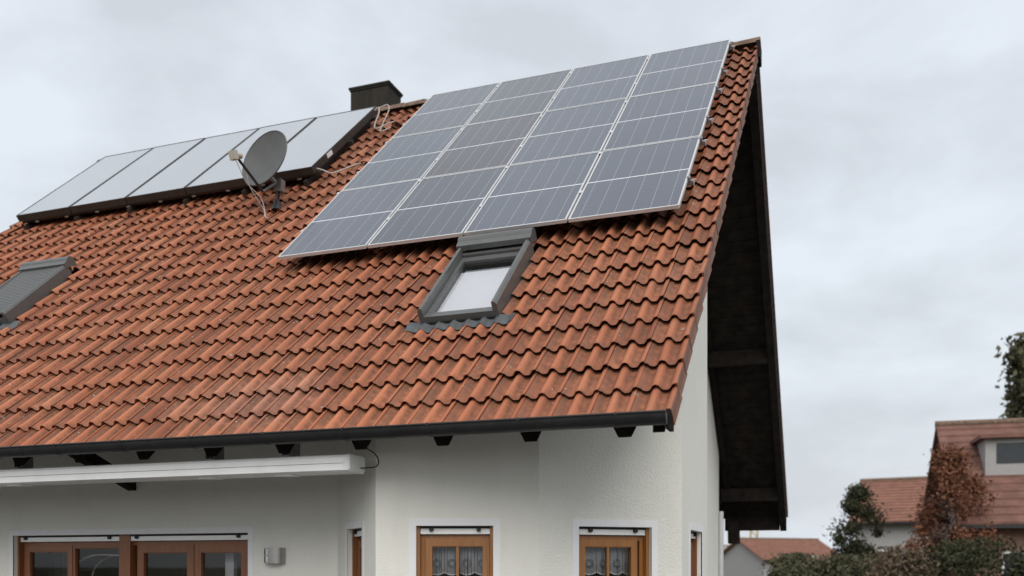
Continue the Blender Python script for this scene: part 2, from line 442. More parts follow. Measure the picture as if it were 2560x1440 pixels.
mb = MB()
wall_sheet(mb, (0, Y_MAIN), 0, -11.0, B_.x - F0_LEN * math.cos(R(45)), GROUND, under, [(-7.83, -4.63, GROUND + 0.12, ZH - 0.01)])
wall_main = mb.build('wall', M['stucco_smooth'], house)
mb = MB(); wall_sheet(mb, B_, R(-45), -F0_LEN, 0, GROUND, under, [(-0.93, -0.42, -2.1, ZH)])
tag(mb.build('wall', M['stucco_smooth'], house))
mb = MB(); wall_sheet(mb, A_, R(18.5), -1.43, 0, GROUND, under, [(-1.076, -0.401, -2.1, ZH)])
mb.build('wall', M['stucco_smooth'], house)
mb = MB(); wall_sheet(mb, A_, R(41), 0, 1.435, GROUND, under, [(0.381, 1.115, -2.1, ZH)])
mb.build('wall', M['stucco'], house)
mb = MB(); wall_sheet(mb, D_, R(90), 0, 1.65, GROUND, under, [(0.49, 1.26, -2.1, ZH)])
mb.build('wall', M['stucco_smooth'], house)
mb = MB()                                      # back of the bay, gable wall, rear and left walls
mb.quad((E_.x, E_.y, GROUND), (X_GABLE, E_.y, GROUND), (X_GABLE, E_.y, under(E_.y)), (E_.x, E_.y, under(E_.y)))
YB = 2 * YR - Y_MAIN
for xx in (X_GABLE, -11.0):
    y0 = E_.y if xx == X_GABLE else Y_MAIN
    mb.add([(xx, y0, GROUND), (xx, YB, GROUND), (xx, YB, under_rear(YB)), (xx, YR, under(YR)), (xx, y0, under(y0))], [(0, 1, 2, 3, 4)])
mb.quad((-11.0, YB, GROUND), (X_GABLE, YB, GROUND), (X_GABLE, YB, under_rear(YB)), (-11.0, YB, under_rear(YB)))
mb.build('wall', M['stucco_smooth'], house)
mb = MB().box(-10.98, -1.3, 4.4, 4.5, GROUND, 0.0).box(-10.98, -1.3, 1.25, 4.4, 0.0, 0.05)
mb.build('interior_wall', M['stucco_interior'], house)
MB().box(-10.98, -1.3, 1.25, 4.4, GROUND, GROUND + 0.06).build('interior_floor', M['interior_floor'], house)

# roof body: deck slabs, rear covering
mb = MB()
Y_EAVE = -0.235
for sgn in (0, 1):
    def q(Y, w):
        z = Y * SI / CO + w / CO
        return (Y if sgn == 0 else 2 * YR - Y, z)
    y_e = 0.02 if sgn == 0 else Y_EAVE
    poly = [q(y_e, -0.118 if sgn == 0 else -0.085), q(YR, -0.118 if sgn == 0 else -0.085), q(YR, -0.15 if sgn == 0 else -0.125), q(y_e, -0.15 if sgn == 0 else -0.125)]
    mb.prism(poly, 'x', X_LEFT + 0.02, X_RIGHT - 0.05)
roof = mb.build('roof', M['dark_wood'], house)

# --- tiles
PROF = [(0.0, .036), (.022, .029), (.045, .005), (.060, .0), (.082, .0), (.097, .011), (.117, .042), (.140, .051), (.163, .042),
        (.183, .011), (.198, .0), (.232, .0), (.247, .011), (.267, .042), (.300, .051)]
HR = 0.051; TH_ = 0.021; DROP = 0.037; TL = GAUGE + 0.05
def tile_mesh(kind):
    m = MB(); pr = list(PROF)
    if kind == 'right': pr = PROF[:-1] + [(.290, .051), (.308, .050)]
    n = len(pr)
    top = [(x, 0.0, h - HR) for x, h in pr] + [(x, TL, h - HR - DROP * TL / GAUGE) for x, h in pr]
    m.add(top, [(i, i + 1, n + i + 1, n + i) for i in range(n - 1)], True)
    lip = [(x, 0.0, h - HR) for x, h in pr] + [(x, 0.030, h - HR - TH_) for x, h in pr]
    m.add(lip, [(i, n + i, n + i + 1, i + 1) for i in range(n - 1)], False)
    if kind == 'mid':                                          # cover edge drops onto the neighbour's rib
        m.quad((.300, 0, 0), (.300, TL, -DROP * TL / GAUGE), (.300, TL, -0.014 - DROP * TL / GAUGE), (.300, 0, -0.014))
    if kind in ('right', 'left'):
        xe = 0.308 if kind == 'right' else 0.0
        o = 0.006 if kind == 'right' else -0.006
        zt = -0.001 if kind == 'right' else -0.010
        a0, a1 = (xe, 0, zt), (xe, TL, zt - DROP * TL / GAUGE)
        b0, b1 = (xe + o, 0.02, -0.150), (xe + o, TL + 0.02, -0.150 - DROP * TL / GAUGE)
        m.quad(a0, a1, b1, b0)
        i0, i1 = (xe - 2.5 * o, 0.02, -0.150), (xe - 2.5 * o, 0, zt)
        m.quad(a0, b0, i0, i1); m.quad(b0, b1, (xe - 2.5 * o, TL, -0.150 - DROP), i0)
    return m
tm = {}
for k in ('mid', 'right', 'left'):
    tm[k] = tile_mesh(k)
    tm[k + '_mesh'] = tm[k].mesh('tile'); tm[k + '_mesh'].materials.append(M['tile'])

fwd = Vector((math.sin(YAW), math.cos(YAW), 0)); rgt = Vector((math.cos(YAW), -math.sin(YAW), 0))
def view(P):
    d = P - CAM; dep = d.dot(fwd)
    return 1269.2 + 2349.8 * d.dot(rgt) / dep, 1408.5 - 2349.8 * d.z / dep, dep
NCOL, NROW = 39, 26
SKY1 = (-2.20, 1.42, 0.40, 1.52)      # roof window: centre X, lower edge, half width, length
SKY2 = (-9.02, 2.50, 0.40, 1.50)
def window_cut(X, s):
    """None, or the X limits of the roof window that the tile has to be cut round"""
    for cx, s0, hw, ln in (SKY1, SKY2):
        if abs(X - cx) < hw + 0.16 and s0 + 0.02 < s < s0 + ln - 0.05: return cx - hw - 0.012, cx + hw + 0.012
    return None
def cut_mesh(src, X0, lim):
    bm = bmesh.new(); bm.from_mesh(src)
    a, b = lim[0] - X0, lim[1] - X0
    if a > 0.02:                                               # tile reaches in from the left: keep x < a
        bmesh.ops.bisect_plane(bm, geom=bm.verts[:] + bm.edges[:] + bm.faces[:], plane_co=(a, 0, 0), plane_no=(1, 0, 0), clear_outer=True)
    elif b < 0.28:                                             # keep x > b
        bmesh.ops.bisect_plane(bm, geom=bm.verts[:] + bm.edges[:] + bm.faces[:], plane_co=(b, 0, 0), plane_no=(-1, 0, 0), clear_outer=True)
    else:
        bm.free(); return None
    me = bpy.data.meshes.new('tile'); bm.to_mesh(me); bm.free()
    if len(me.polygons) < 3: return None
    me.materials.append(M['tile'])
    return me
cand = []
for j in range(NCOL):
    for k in range(NROW):
        X0 = -0.3 * j - 0.29; s0 = (k - 1) * GAUGE
        if k == 0: s0 += 0.02
        kind = 'right' if j == 0 else ('left' if j == NCOL - 1 else 'mid')
        Xc, sc = X0 + 0.15, s0 + 0.18
        lim = window_cut(Xc, sc)
        px, py, dep = view(RP(Xc, sc))
        vis = -20 < px < 2580 and 0 < py < 1460
        if -4.9 < Xc < -0.35 and 3.35 < sc < 9.0: vis = False
        if -11.1 < Xc < -5.9 and 6.4 < sc < 9.0: vis = False
        cand.append((0 if vis else 1, dep - (50 if lim else 0), X0, s0, kind, lim))
cand.sort(key=lambda c: c[:4])
rest = MB()
for i, (hid, dep, X0, s0, kind, lim) in enumerate(cand):
    jw = random.uniform(-0.003, 0.004); jr = random.uniform(-0.010, 0.010); jt = random.uniform(-0.006, 0.008)
    rot = Matrix.Rotation(PH + jt, 4, 'X') @ Matrix.Rotation(jr, 4, 'Z')
    loc = RP(X0, s0 + random.uniform(-0.004, 0.004), jw)
    me = tm[kind + '_mesh']
    if lim:
        me = cut_mesh(me, X0, lim)
        if me is None: continue
        hid = 0
    if i < 300 and not hid:
        o = bpy.data.objects.new('tile', me); col.objects.link(o); o.parent = roof
        o.location = loc - wm(roof).translation; o.rotation_euler = rot.to_euler()
    else:
        src = tm[kind]; T = Matrix.Translation(loc) @ rot
        b = len(rest.v); rest.v += [T @ v for v in src.v]
        rest.f += [[b + q for q in f] for f in src.f]; rest.sm += src.sm; rest.uv += src.uv
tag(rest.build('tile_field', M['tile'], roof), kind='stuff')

# ridge tiles
rt = []
for k in range(32):
    x1 = 0.045 - k * 0.372; x0 = x1 - 0.40
    if x0 < X_LEFT - 0.05: x0 = X_LEFT - 0.05
    m = MB(); n = 8; pts = []
    for xx, rr in ((x0, 0.105), (x1, 0.118)):
        for i in range(n + 1):
            a = PI * i / n
            pts.append((xx, YR - math.cos(a) * rr * 1.2, ZR - 0.075 + math.sin(a) * rr))
    m.add(pts, [(i, i + 1, n + 2 + i, n + 1 + i) for i in range(n)], True)
    m.add(pts[n + 1:] , [list(range(n + 1))])
    m.build('ridge_tile', M['ridge_tile'], roof)
# ridge end board under the last ridge tile
MB().box(0.0, 0.05, YR - 0.15, YR + 0.15, ZR - 0.30, ZR - 0.06).build('ridge_end_plate', M['dark_wood'], roof)

# verge boards, rear covering, rear flying rafter and purlins
def rear(Y, w): return (2 * YR - Y, Y * SI / CO + w / CO)
mb = MB().prism([rear(Y_EAVE - 0.05, -0.005), rear(YR, -0.005), rear(YR, -0.08), rear(Y_EAVE - 0.05, -0.08)], 'x', X_LEFT, X_RIGHT)
mb.build('rear_tile_layer', M['ridge_tile'], roof)
MB().prism([rear(Y_EAVE, -0.09), rear(YR - 0.1, -0.09), rear(YR - 0.1, -0.33), rear(Y_EAVE, -0.33)], 'x', X_RIGHT - 0.16, X_RIGHT - 0.03).build('barge_rafter', M['dark_wood'], house)
MB().prism([(Y_EAVE + 0.12, under(Y_EAVE + 0.12, -0.126)), (YR - 0.05, under(YR - 0.05, -0.126)), (YR - 0.05, under(YR - 0.05, -0.20)), (Y_EAVE + 0.12, under(Y_EAVE + 0.12, -0.20))], 'x', X_RIGHT - 0.16, X_RIGHT - 0.07).build('barge_rafter', M['dark_wood'], house)
MB().prism([rear(Y_EAVE + 0.3, -0.128), rear(YR - 0.1, -0.128), rear(YR - 0.1, -0.20), rear(Y_EAVE + 0.3, -0.20)], 'x', X_GABLE + 0.01, X_GABLE + 0.13).build('wall_batten', M['dark_wood'], house)
sb = None
for k in range(42):
    t_ = 0.30 + k * 0.205; Yc = YR + t_ * CO
    if sb is None:
        sb = MB().box(-0.52, 0.52, -0.099, 0.099, -0.014, 0.0).mesh('soffit_board'); sb.materials.append(M['soffit_stain'])
    o = bpy.data.objects.new('soffit_board', sb); col.objects.link(o); o.parent = house
    o.location = Vector(((X_GABLE + X_RIGHT - 0.16) / 2, Yc, ZR - t_ * SI - 0.126 / CO)) - wm(house).translation
    o.rotation_euler = (-PH + random.uniform(-0.01, 0.01), 0, 0)
for Y in (10.45, 13.0, 6.9):
    z = under_rear(Y, -0.13)
    MB().box(X_GABLE - 0.05, X_RIGHT - 0.165, Y - 0.08, Y + 0.08, z - 0.27, z - 0.0).build('purlin', M['dark_wood'], house)
MB().box(X_GABLE - 0.05, X_RIGHT - 0.17, 2 * YR - Y_EAVE - 0.04, 2 * YR - Y_EAVE, under(Y_EAVE, -0.32), under(Y_EAVE, -0.09)).build('rear_fascia', M['dark_wood'], house)

# rafters
for i in range(15):
    xc = -0.368 - 0.75 * i
    y0 = -0.06
    m = MB()
    secs = []
    for Y in (y0, 3.2):
        zt, zm, zb = under(Y, -0.1495), under(Y, -0.195), under(Y, -0.250)
        secs.append([(xc - 0.088, Y, zt), (xc + 0.088, Y, zt), (xc + 0.088, Y, zm), (xc + 0.050, Y, zb), (xc - 0.050, Y, zb), (xc - 0.088, Y, zm)])
    m.add(secs[0] + secs[1], [(0, 1, 2, 3, 4, 5), (11, 10, 9, 8, 7, 6)] + [(i2, (i2 + 1) % 6, 6 + (i2 + 1) % 6, 6 + i2) for i2 in range(6)])
    m.build('rafter', M['dark_wood'], house)

# bracing strut under the eaves
d = Vector((0, 1.16, -0.41)).normalized(); n_ = Vector((0, -d.z, d.y))
a, b = Vector((-6.12, 0.10, -0.10)), Vector((-6.12, 1.20, -0.49))
m = MB(); hw = 0.065
P = []
for xx in (-0.055, 0.055):
    for q_, s_ in ((a, 1), (b, 1), (b, -1), (a, -1)):
        P.append(q_ + n_ * hw * s_ + Vector((xx, 0, 0)))
for i_ in (1, 2, 5, 6): P[i_].y = 1.195
m.add(P, [(0, 1, 2, 3), (4, 7, 6, 5), (0, 4, 5, 1), (1, 5, 6, 2), (2, 6, 7, 3), (3, 7, 4, 0)])
m.build('eaves_strut', M['dark_wood'], house)

# gutter: half-round trough hung on straps, open on top, turned front bead
GY, GZ, GR_ = -0.295, -0.262, 0.072
m = MB(); n = 12; pr = []
for i in range(n + 1):
    a = PI + PI * i / n
    pr.append((GY + math.cos(a) * GR_, GZ + math.sin(a) * GR_ * 1.18))
inner = [(GY + (y - GY) * 0.94, GZ + (z - GZ) * 0.94) for y, z in pr]
GX0, GX1 = -11.8, -0.004
pts = [(x, y, z) for x in (GX0, GX1) for y, z in pr]
m.add(pts, [(i, i + 1, n + 2 + i, n + 1 + i) for i in range(n)], True)
pts = [(x, y, z) for x in (GX0, GX1) for y, z in inner]
m.add(pts, [(i, i + 1, n + 2 + i, n + 1 + i) for i in range(n)], True)
m.add([(GX1, y, z) for y, z in pr], [list(range(n + 1))])
m.tube([(GX0, GY - GR_, GZ + 0.004), (GX1, GY - GR_, GZ + 0.004)], 0.009, 8)
gutter = m.build('gutter', M['gutter'], house)
for i in range(15):
    xc = -0.366 - 0.75 * i; m = MB(); pp = []
    for i2 in range(n + 1):
        a = PI + PI * i2 / n
        pp.append((GY + math.cos(a) * (GR_ + 0.003), GZ + math.sin(a) * (GR_ * 1.18 + 0.003)))
    pts = [(x, y, z) for x in (xc - 0.014, xc + 0.014) for y, z in pp]
    m.add(pts, [(i2, i2 + 1, n + 2 + i2, n + 1 + i2) for i2 in range(n)], True)
    m.tube([(xc, GY - GR_ - 0.002, GZ + 0.004), (xc + 0.001, GY - GR_ - 0.012, GZ + 0.004)], 0.012, 6)
    m.build('gutter_bracket', M['gutter'], gutter)
for xj in (-2.22, -6.05):                      # soldered joint sleeves
    m = MB(); pp = [(GY + math.cos(PI + PI * i2 / n) * (GR_ + 0.0022), GZ + math.sin(PI + PI * i2 / n) * (GR_ * 1.18 + 0.0022)) for i2 in range(n + 1)]
    m.add([(x, y, z) for x in (xj - 0.035, xj + 0.035) for y, z in pp], [(i2, i2 + 1, n + 2 + i2, n + 1 + i2) for i2 in range(n)], True)
    m.build('gutter_joint', M['gutter'], gutter)
MB().box(-0.020, 0.010, -0.262, -0.10, -0.372, -0.225).build('eave_end_board', M['dark_wood'], house)
# rear downpipe and rear eave bracket
MB().tube([(X_GABLE + 0.05, YB - 0.05, GROUND), (X_GABLE + 0.05, YB - 0.05, -0.3)], 0.05, 10).build('downpipe', M['aluminium'], house)
MB().prism([(13.3, -0.45), (13.62, -0.45), (13.75, -0.92), (13.4, -0.92)], 'x', -1.2, -0.98).build('eave_bracket', M['dark_wood'], house)

# chimney
ch = MB().box(-6.64, -5.935, 6.90, 7.36, 5.3, 6.60).build('chimney', M['chimney_sheet'], house)
m = MB().box(-6.668, -5.907, 6.872, 7.388, 6.602, 6.632).box(-6.655, -5.92, 6.885, 7.375, 6.575, 6.6015)
m.build('chimney_cap', M['chimney_sheet'], ch)
MB().box(-6.30, -6.285, 6.893, 6.901, 5.5, 6.56).build('standing_seam', M['chimney_sheet'], ch)
MB().box(-6.72, -5.86, 6.82, 7.44, 5.55, 6.10).build('chimney_flashing', M['ridge_tile'], ch)

# ------------------------------------------------------------------ windows
def window(P0, ang, ua, ub, za, zb, mat, dep, layout, trim=True, label=None, rail_z=None):
    """P0/ang: wall line; opening ua..ub x za..zb. layout: list of ('post',u0,u1) / ('sash',u0,u1,muntin)"""
    d = Vector((math.cos(ang), math.sin(ang), 0)); n = Vector((-d.y, d.x, 0))
    Mx = Matrix(((d.x, n.x, 0, P0[0]), (d.y, n.y, 0, P0[1]), (0, 0, 1, 0), (0, 0, 0, 1)))    # local: x along, y indoors, z up
    top = zb - 0.075
    m = MB()
    m.box(ua, ua + 0.028, dep - 0.06, dep + 0.03, za, zb - 0.004, Mx).box(ub - 0.028, ub, dep - 0.06, dep + 0.03, za, zb - 0.004, Mx)   # shutter guides
    m.box(ua + 0.028, ub - 0.028, dep, dep + 0.07, top - 0.045, top, Mx)
    m.box(ua + 0.0281, ua + 0.066, dep, dep + 0.07, za, top - 0.045, Mx).box(ub - 0.066, ub - 0.0281, dep, dep + 0.07, za, top - 0.045, Mx)
    for it in layout:
        if it[0] == 'post': m.box(it[1], it[2], dep - 0.055, dep + 0.08, za, zb - 0.005, Mx)
    w = m.build('window', mat, house)
    if label: w['label'] = label
    for it in layout:
        if it[0] != 'sash': continue
        _, a, b, mun, fw_ = it; zt = top - 0.040
        s = MB(); y0, y1 = dep - 0.022, dep + 0.04
        s.box(a, b, y0, y1, zt - fw_, zt, Mx).box(a, a + fw_, y0, y1, za + 0.02, zt - fw_, Mx).box(b - fw_, b, y0, y1, za + 0.02, zt - fw_, Mx).box(a + fw_, b - fw_, y0, y1, za + 0.02, za + 0.10, Mx)
        # small glazing bead
        s.box(a + fw_, b - fw_, y0 + 0.012, y0 + 0.03, zt - fw_ - 0.008, zt - fw_, Mx)
        sash = s.build('sash', mat, w)
        MB().quad(Mx @ Vector((a + fw_, dep + 0.012, za + 0.1)), Mx @ Vector((b - fw_, dep + 0.012, za + 0.1)), Mx @ Vector((b - fw_, dep + 0.012, zt - fw_)), Mx @ Vector((a + fw_, dep + 0.012, zt - fw_))).build('pane', M['window_glass'], w)
        if mun:
            c = (a + b) / 2
            MB().box(c - 0.0115, c + 0.0115, dep - 0.014, dep + 0.03, za + 0.1, zt - fw_ - 0.0005, Mx).build('glazing_bar', mat, w)
    # roller shutter bottom bar with rubber stops, one per bay between posts
    posts = [(it[1], it[2]) for it in layout if it[0] == 'post']
    edges = [ua + 0.030] + [e for pz in posts for e in pz] + [ub - 0.030]
    for i in range(0, len(edges), 2):
        a, b = edges[i] + 0.002, edges[i + 1] - 0.002
        bar = MB().box(a, b, dep - 0.045, dep - 0.03, top + 0.004, zb - 0.022, Mx).build('shutter_bar', M['white_metal'], w)
        for c in (a + 0.16 * (b - a) if b - a < 1 else a + 0.09, b - 0.16 * (b - a) if b - a < 1 else b - 0.13):
            MB().tube([Mx @ Vector((c, dep - 0.045, zb - 0.032)), Mx @ Vector((c, dep - 0.075, zb - 0.032))], 0.019, 10).build('shutter_stop', M['seal_black'], w)
        MB().box(a, b, dep - 0.05, dep - 0.005, zb - 0.021, zb - 0.003, Mx).build('shutter_slot', M['seal_black'], w)
    if trim:
        t = MB(); tw = 0.062
        t.box(ua - tw, ub + tw, -0.004, 0.01, zb, zb + tw, Mx)
        t.box(ua - tw, ua, -0.004, 0.01, za, zb, Mx).box(ub, ub + tw, -0.004, 0.01, za, zb, Mx)
        t.build('trim', M['trim_paint'], w)
        MB().box(ua - 0.03, ub + 0.03, -0.05, dep, za - 0.03, za, Mx).build('sill', M['white_metal'], w)
    return w, Mx

def pair(a, b, gap=0.004): return a, b
wF1, MF1 = window(A_, R(18.5), -1.076, -0.401, -2.1, ZH, M['wood_honey'], 0.11, [('sash', -1.005, -0.435, True, 0.062)])
wF2, MF2 = window(A_, R(41), 0.381, 1.115, -2.1, ZH, M['wood_honey'], 0.11, [('sash', 0.425, 1.015, True, 0.062)])
wF3, _ = window(D_, R(90), 0.49, 1.26, -2.1, ZH, M['wood_chestnut'], 0.11, [('sash', 0.56, 1.19, False, 0.07)])
wF0, _ = window(B_, R(-45), -0.93, -0.42, -2.1, ZH, M['wood_chestnut'], 0.11, [('sash', -0.865, -0.485, False, 0.07)])
wM, _ = window((0, Y_MAIN), 0, -7.83, -4.63, GROUND + 0.12, ZH - 0.01, M['wood_chestnut'], 0.12,
               [('post', -6.36, -6.21), ('sash', -7.755, -7.055, False, 0.07), ('sash', -7.045, -6.365, False, 0.03), ('sash', -6.14, -5.39, False, 0.085), ('sash', -5.38, -4.70, False, 0.085)])

# lace curtains
def curtain(Mx, ua, ub, label, phase):
    m = MB(); nu, nv = 90, 3; ztop = ZH - 0.05
    rows = []
    for i in range(nu + 1):
        u = ua + (ub - ua) * i / nu
        f = math.sin((u + phase) * 34) * 0.012 + math.sin((u + phase) * 83 + 1) * 0.005 + math.sin((u + phase) * 13) * 0.008
        sc = abs(math.sin((u + phase) / 0.135 * PI))
        zb = -1.452 + 0.024 * (1 - sc)
        fl = (u + phase) / 0.135
        rows.append([(Mx @ Vector((u, 0.20 + f * (1.2 - 0.4 * k / nv), zb + (ztop - zb) * k / nv)), (fl, zb + 1.452 + (ztop - zb) * k / nv)) for k in range(nv + 1)])
    for i in range(nu):
        for k in range(nv):
            q = [rows[i][k], rows[i + 1][k], rows[i + 1][k + 1], rows[i][k + 1]]
            m.quad(*[p[0] for p in q], uv=[p[1] for p in q], smooth=True)
    o = m.build('lace_curtain', M['lace'])
    bm = bmesh.new(); bm.from_mesh(o.data); bmesh.ops.remove_doubles(bm, verts=bm.verts, dist=1e-5); bm.to_mesh(o.data); bm.free()
    return tag(o, label, 'curtain', 'lace curtains with cut-out flowers')
curtain(MF1, -1.04, -0.42, 'short white lace curtain in the honey window nearer the awning', 0.035)
curtain(MF2, 0.40, 1.08, 'short white lace curtain in the honey window nearer the gable corner', 0.02)

# things seen behind the big window
m = MB().box(-5.18, -5.07, 1.56, 1.62, GROUND + 0.06, -1.20)
tag(m.build('white_post', M['post_white']), 'white upright post indoors behind the right-hand patio door pane', 'post')
m = MB(); 
for i in range(16):
    x0 = -8.62 + i * 0.034; 
    m.quad((x0, 2.25 + 0.03 * math.sin(i * 1.7), -2.9), (x0 + 0.034, 2.25 + 0.03 * math.sin((i + 1) * 1.7), -2.9), (x0 + 0.034, 2.25 + 0.03 * math.sin((i + 1) * 1.7), -1.12), (x0, 2.25 + 0.03 * math.sin(i * 1.7), -1.12), smooth=True)
tag(m.build('side_curtain', M['post_white']), 'pale curtain hanging indoors behind the leftmost patio pane', 'curtain')
m = MB()
for dy in (0.0, 0.32):
    arc = [(-7.27 + 0.42 * (1 - math.cos(t * PI / 2 / 8)), 1.50 + dy, -1.52 + 0.275 * math.sin(t * PI / 2 / 8)) for t in range(9)]
    arc += [(-6.60, 1.50 + dy, -1.25), (-6.40, 1.50 + dy, -1.265)]
    m.tube([(-7.27, 1.50 + dy, GROUND + 0.06)] + arc, 0.011, 6)
for (x, z) in ((-7.238, -1.42), (-7.10, -1.298), (-6.85, -1.245)):
    m.tube([(x, 1.50, z), (x, 1.82, z)], 0.008, 6)
tag(m.build('wire_arch', M['wire_brass']), 'arched wire plant frame indoors behind the second patio pane', 'wire frame')

# ------------------------------------------------------------------ roof windows
def roof_window(spec, closed, label):
    cx, s0, hw, ln = spec
    loc = RP(cx, s0, 0.0)
    fr = MB()
    hh = 0.125
    for sx in (-1, 1):                       # side rails (rounded outer shoulder)
        x1, x2 = sx * hw, sx * (hw - 0.050)
        poly = [(x1, -0.08), (x1, hh - 0.03), (x1 - sx * 0.02, hh - 0.004), (x1 - sx * 0.035, hh), (x2, hh - 0.006), (x2, -0.02)]
        fr.prism(poly, 'y', 0.0, ln - 0.16)
    fr.box(-hw + 0.0505, hw - 0.0505, 0.0, 0.05, -0.06, 0.035)          # lower frame bar
    fr.box(-hw + 0.0505, hw - 0.0505, ln - 0.24, ln - 0.06, -0.02, 0.055)
    w = bpy.data.objects.new('roof_window', fr.mesh('roof_window')); w.data.materials.append(M['skylight_grey'])
    col.objects.link(w); w.parent = house; w.location = loc - wm(house).translation; w.rotation_euler = ROT
    w['label'] = label
    def part(m, name, mat): return m.build(name, M[mat], w, world=False)
    sash = MB(); iw = hw - 0.052
    sash.box(-iw, -iw + 0.040, 0.055, ln - 0.245, -0.03, 0.030).box(iw - 0.040, iw, 0.055, ln - 0.245, -0.03, 0.030)
    sash.box(-iw + 0.0405, iw - 0.0405, 0.055, 0.095, -0.03, 0.028).box(-iw + 0.0405, iw - 0.0405, ln - 0.34, ln - 0.245, -0.03, 0.028)
    part(sash, 'sash', 'skylight_grey')
    part(MB().box(-iw - 0.002, iw + 0.002, -0.018, -0.0005, -0.07, -0.02), 'drip_gap', 'seal_black')
    box = MB(); n = 9; poly = []
    for i in range(n + 1):
        a = PI * 0.02 + PI * 0.75 * i / n
        poly.append((ln - 0.07 + 0.075 * math.cos(a), 0.105 + 0.075 * math.sin(a)))
    poly += [(ln - 0.20, 0.140), (ln - 0.20, 0.085), (ln, 0.02)]
    box.prism(poly, 'x', -hw - 0.006, hw + 0.006)
    part(box, 'shutter_box', 'skylight_grey')
    if closed:
        k = 0; y = 0.02
        while y < ln - 0.23:
            part(MB().prism([(y, 0.095), (y + 0.012, 0.112), (y + 0.035, 0.112), (y + 0.047, 0.095)], 'x', -iw, iw), 'slat', 'skylight_grey')
            y += 0.0495; k += 1
    else:
        part(MB().quad((-iw + 0.04, 0.09, 0.002), (iw - 0.04, 0.09, 0.002), (iw - 0.04, ln - 0.34, 0.002), (-iw + 0.04, ln - 0.34, 0.002)), 'pane', 'roof_glass')
        part(MB().box(-iw + 0.04, iw - 0.04, 0.092, ln - 0.47, -0.04, -0.034), 'blind', 'blind')
        part(MB().box(-iw + 0.04, iw - 0.04, 0.09, ln - 0.34, -0.12, -0.11), 'lining', 'seal_black')
    # side flashing skirts
    for sx in (-1, 1):
        xa, xb = sorted((sx * (hw + 0.0005), sx * (hw + 0.04)))
        part(MB().box(xa, xb, -0.03, ln - 0.04, -0.095, -0.065), 'side_flashing', 'skylight_grey')
    # dressed lead apron following the tile profile
    ap = MB(); k = math.floor((s0 - 0.03) / GAUGE) ; v0 = k * GAUGE
    xs = [cx - hw - 0.15 + i * 0.0125 for i in range(int((2 * hw + 0.30) / 0.0125) + 1)]
    def prof(X):
        x = ((X + 30.29) % 0.3)
        for (xa, ha), (xb, hb) in zip(PROF, PROF[1:]):
            if xa <= x <= xb: return ha + (hb - ha) * (x - xa) / (xb - xa)
        return 0.051
    rows = []
    for j, sv in enumerate((s0 - 0.135, s0 - 0.09, s0 - 0.05, s0 + 0.03)):
        row = []
        for X in xs:
            amp = (0.75, 0.7, 0.6, 0.3)[j]
            wv = (prof(X) * amp + HR * (1 - amp)) - HR - DROP * (sv - v0) / GAUGE + 0.008 + (0, 0, 0.003, 0.010)[j]
            so = sv + (0.012 * math.sin(X * 21) if j == 0 else 0)
            row.append((X - cx, so - s0, wv))
        rows.append(row)
    nx = len(xs)
    ap.add([p for r_ in rows for p in r_], [(j * nx + i, j * nx + i + 1, (j + 1) * nx + i + 1, (j + 1) * nx + i) for j in range(3) for i in range(nx - 1)], True)
    part(ap, 'lead_apron', 'lead')
    return w
roof_window(SKY1, False, 'grey roof window with open shutter box and bright pane below the solar panels')
roof_window(SKY2, True, 'grey roof window with closed slatted shutter at the left edge')

# ------------------------------------------------------------------ photovoltaic modules
PW, PL, PG = 1.129, 1.905, 0.021
PV_X0 = -0.335 - 4 * PW - 3 * PG; PV_S0 = 3.055; PV_W = 0.15
def pv_module():
    root = thing('solar_panel', 'x', 'solar panel')
    f = MB(); fw_, h = 0.019, 0.035
    f.box(0, PW, 0, fw_, -h, 0).box(0, PW, PL - fw_, PL, -h, 0).box(0, fw_, fw_, PL - fw_, -h, 0).box(PW - fw_, PW, fw_, PL - fw_, -h, 0)
    f.build('frame', M['aluminium'], root, world=False)
    g_ = MB(); a, b, c, d_ = fw_, PW - fw_, fw_, PL - fw_
    g_.quad((a, c, -0.003), (b, c, -0.003), (b, d_, -0.003), (a, d_, -0.003), uv=[(0, 0), (1, 0), (1, 1), (0, 1)])
    g_.build('glass', M['pv_glass'], root, world=False)
    k = MB().box(a, b, c, d_, -0.012, -0.006).box(PW / 2 - 0.06, PW / 2 + 0.06, PL / 2 - 0.05, PL / 2 + 0.05, -0.03, -0.012)
    k.build('backsheet', M['seal_black'], root, world=False)
    return root
proto = pv_module()
rows_ = ('bottom', 'middle', 'top'); cols_ = ('leftmost', 'second from left', 'third from left', 'rightmost')
for r_ in range(3):
    for c_ in range(4):
        o = proto if (r_, c_) == (0, 0) else copy_tree(proto)
        o.location = RP(PV_X0 + c_ * (PW + PG), PV_S0 + r_ * (PL + 0.012), PV_W)
        o.rotation_euler = (PH + random.uniform(-0.0012, 0.0012), random.uniform(-0.0012, 0.0012), 0)
        tone = {(1, 1): (0.038, 0.029, 0.036, 1), (2, 1): (0.036, 0.036, 0.045, 1), (2, 0): (0.044, 0.050, 0.062, 1), (0, 1): (0.044, 0.050, 0.068, 1), (1, 0): (0.046, 0.056, 0.076, 1)}.get((r_, c_), (0.058, 0.066, 0.092, 1))
        for ch_ in o.children: ch_.color = tone
        tag(o, f'blue-grey solar panel, {cols_[c_]} in the {rows_[r_]} row of the array', 'solar panel', 'solar panels in the large array')
rail_s = (3.76, 4.90, 5.60, 6.70, 7.45, 8.58)
ordn = ('lowest', 'second lowest', 'third lowest', 'third highest', 'second highest', 'highest')
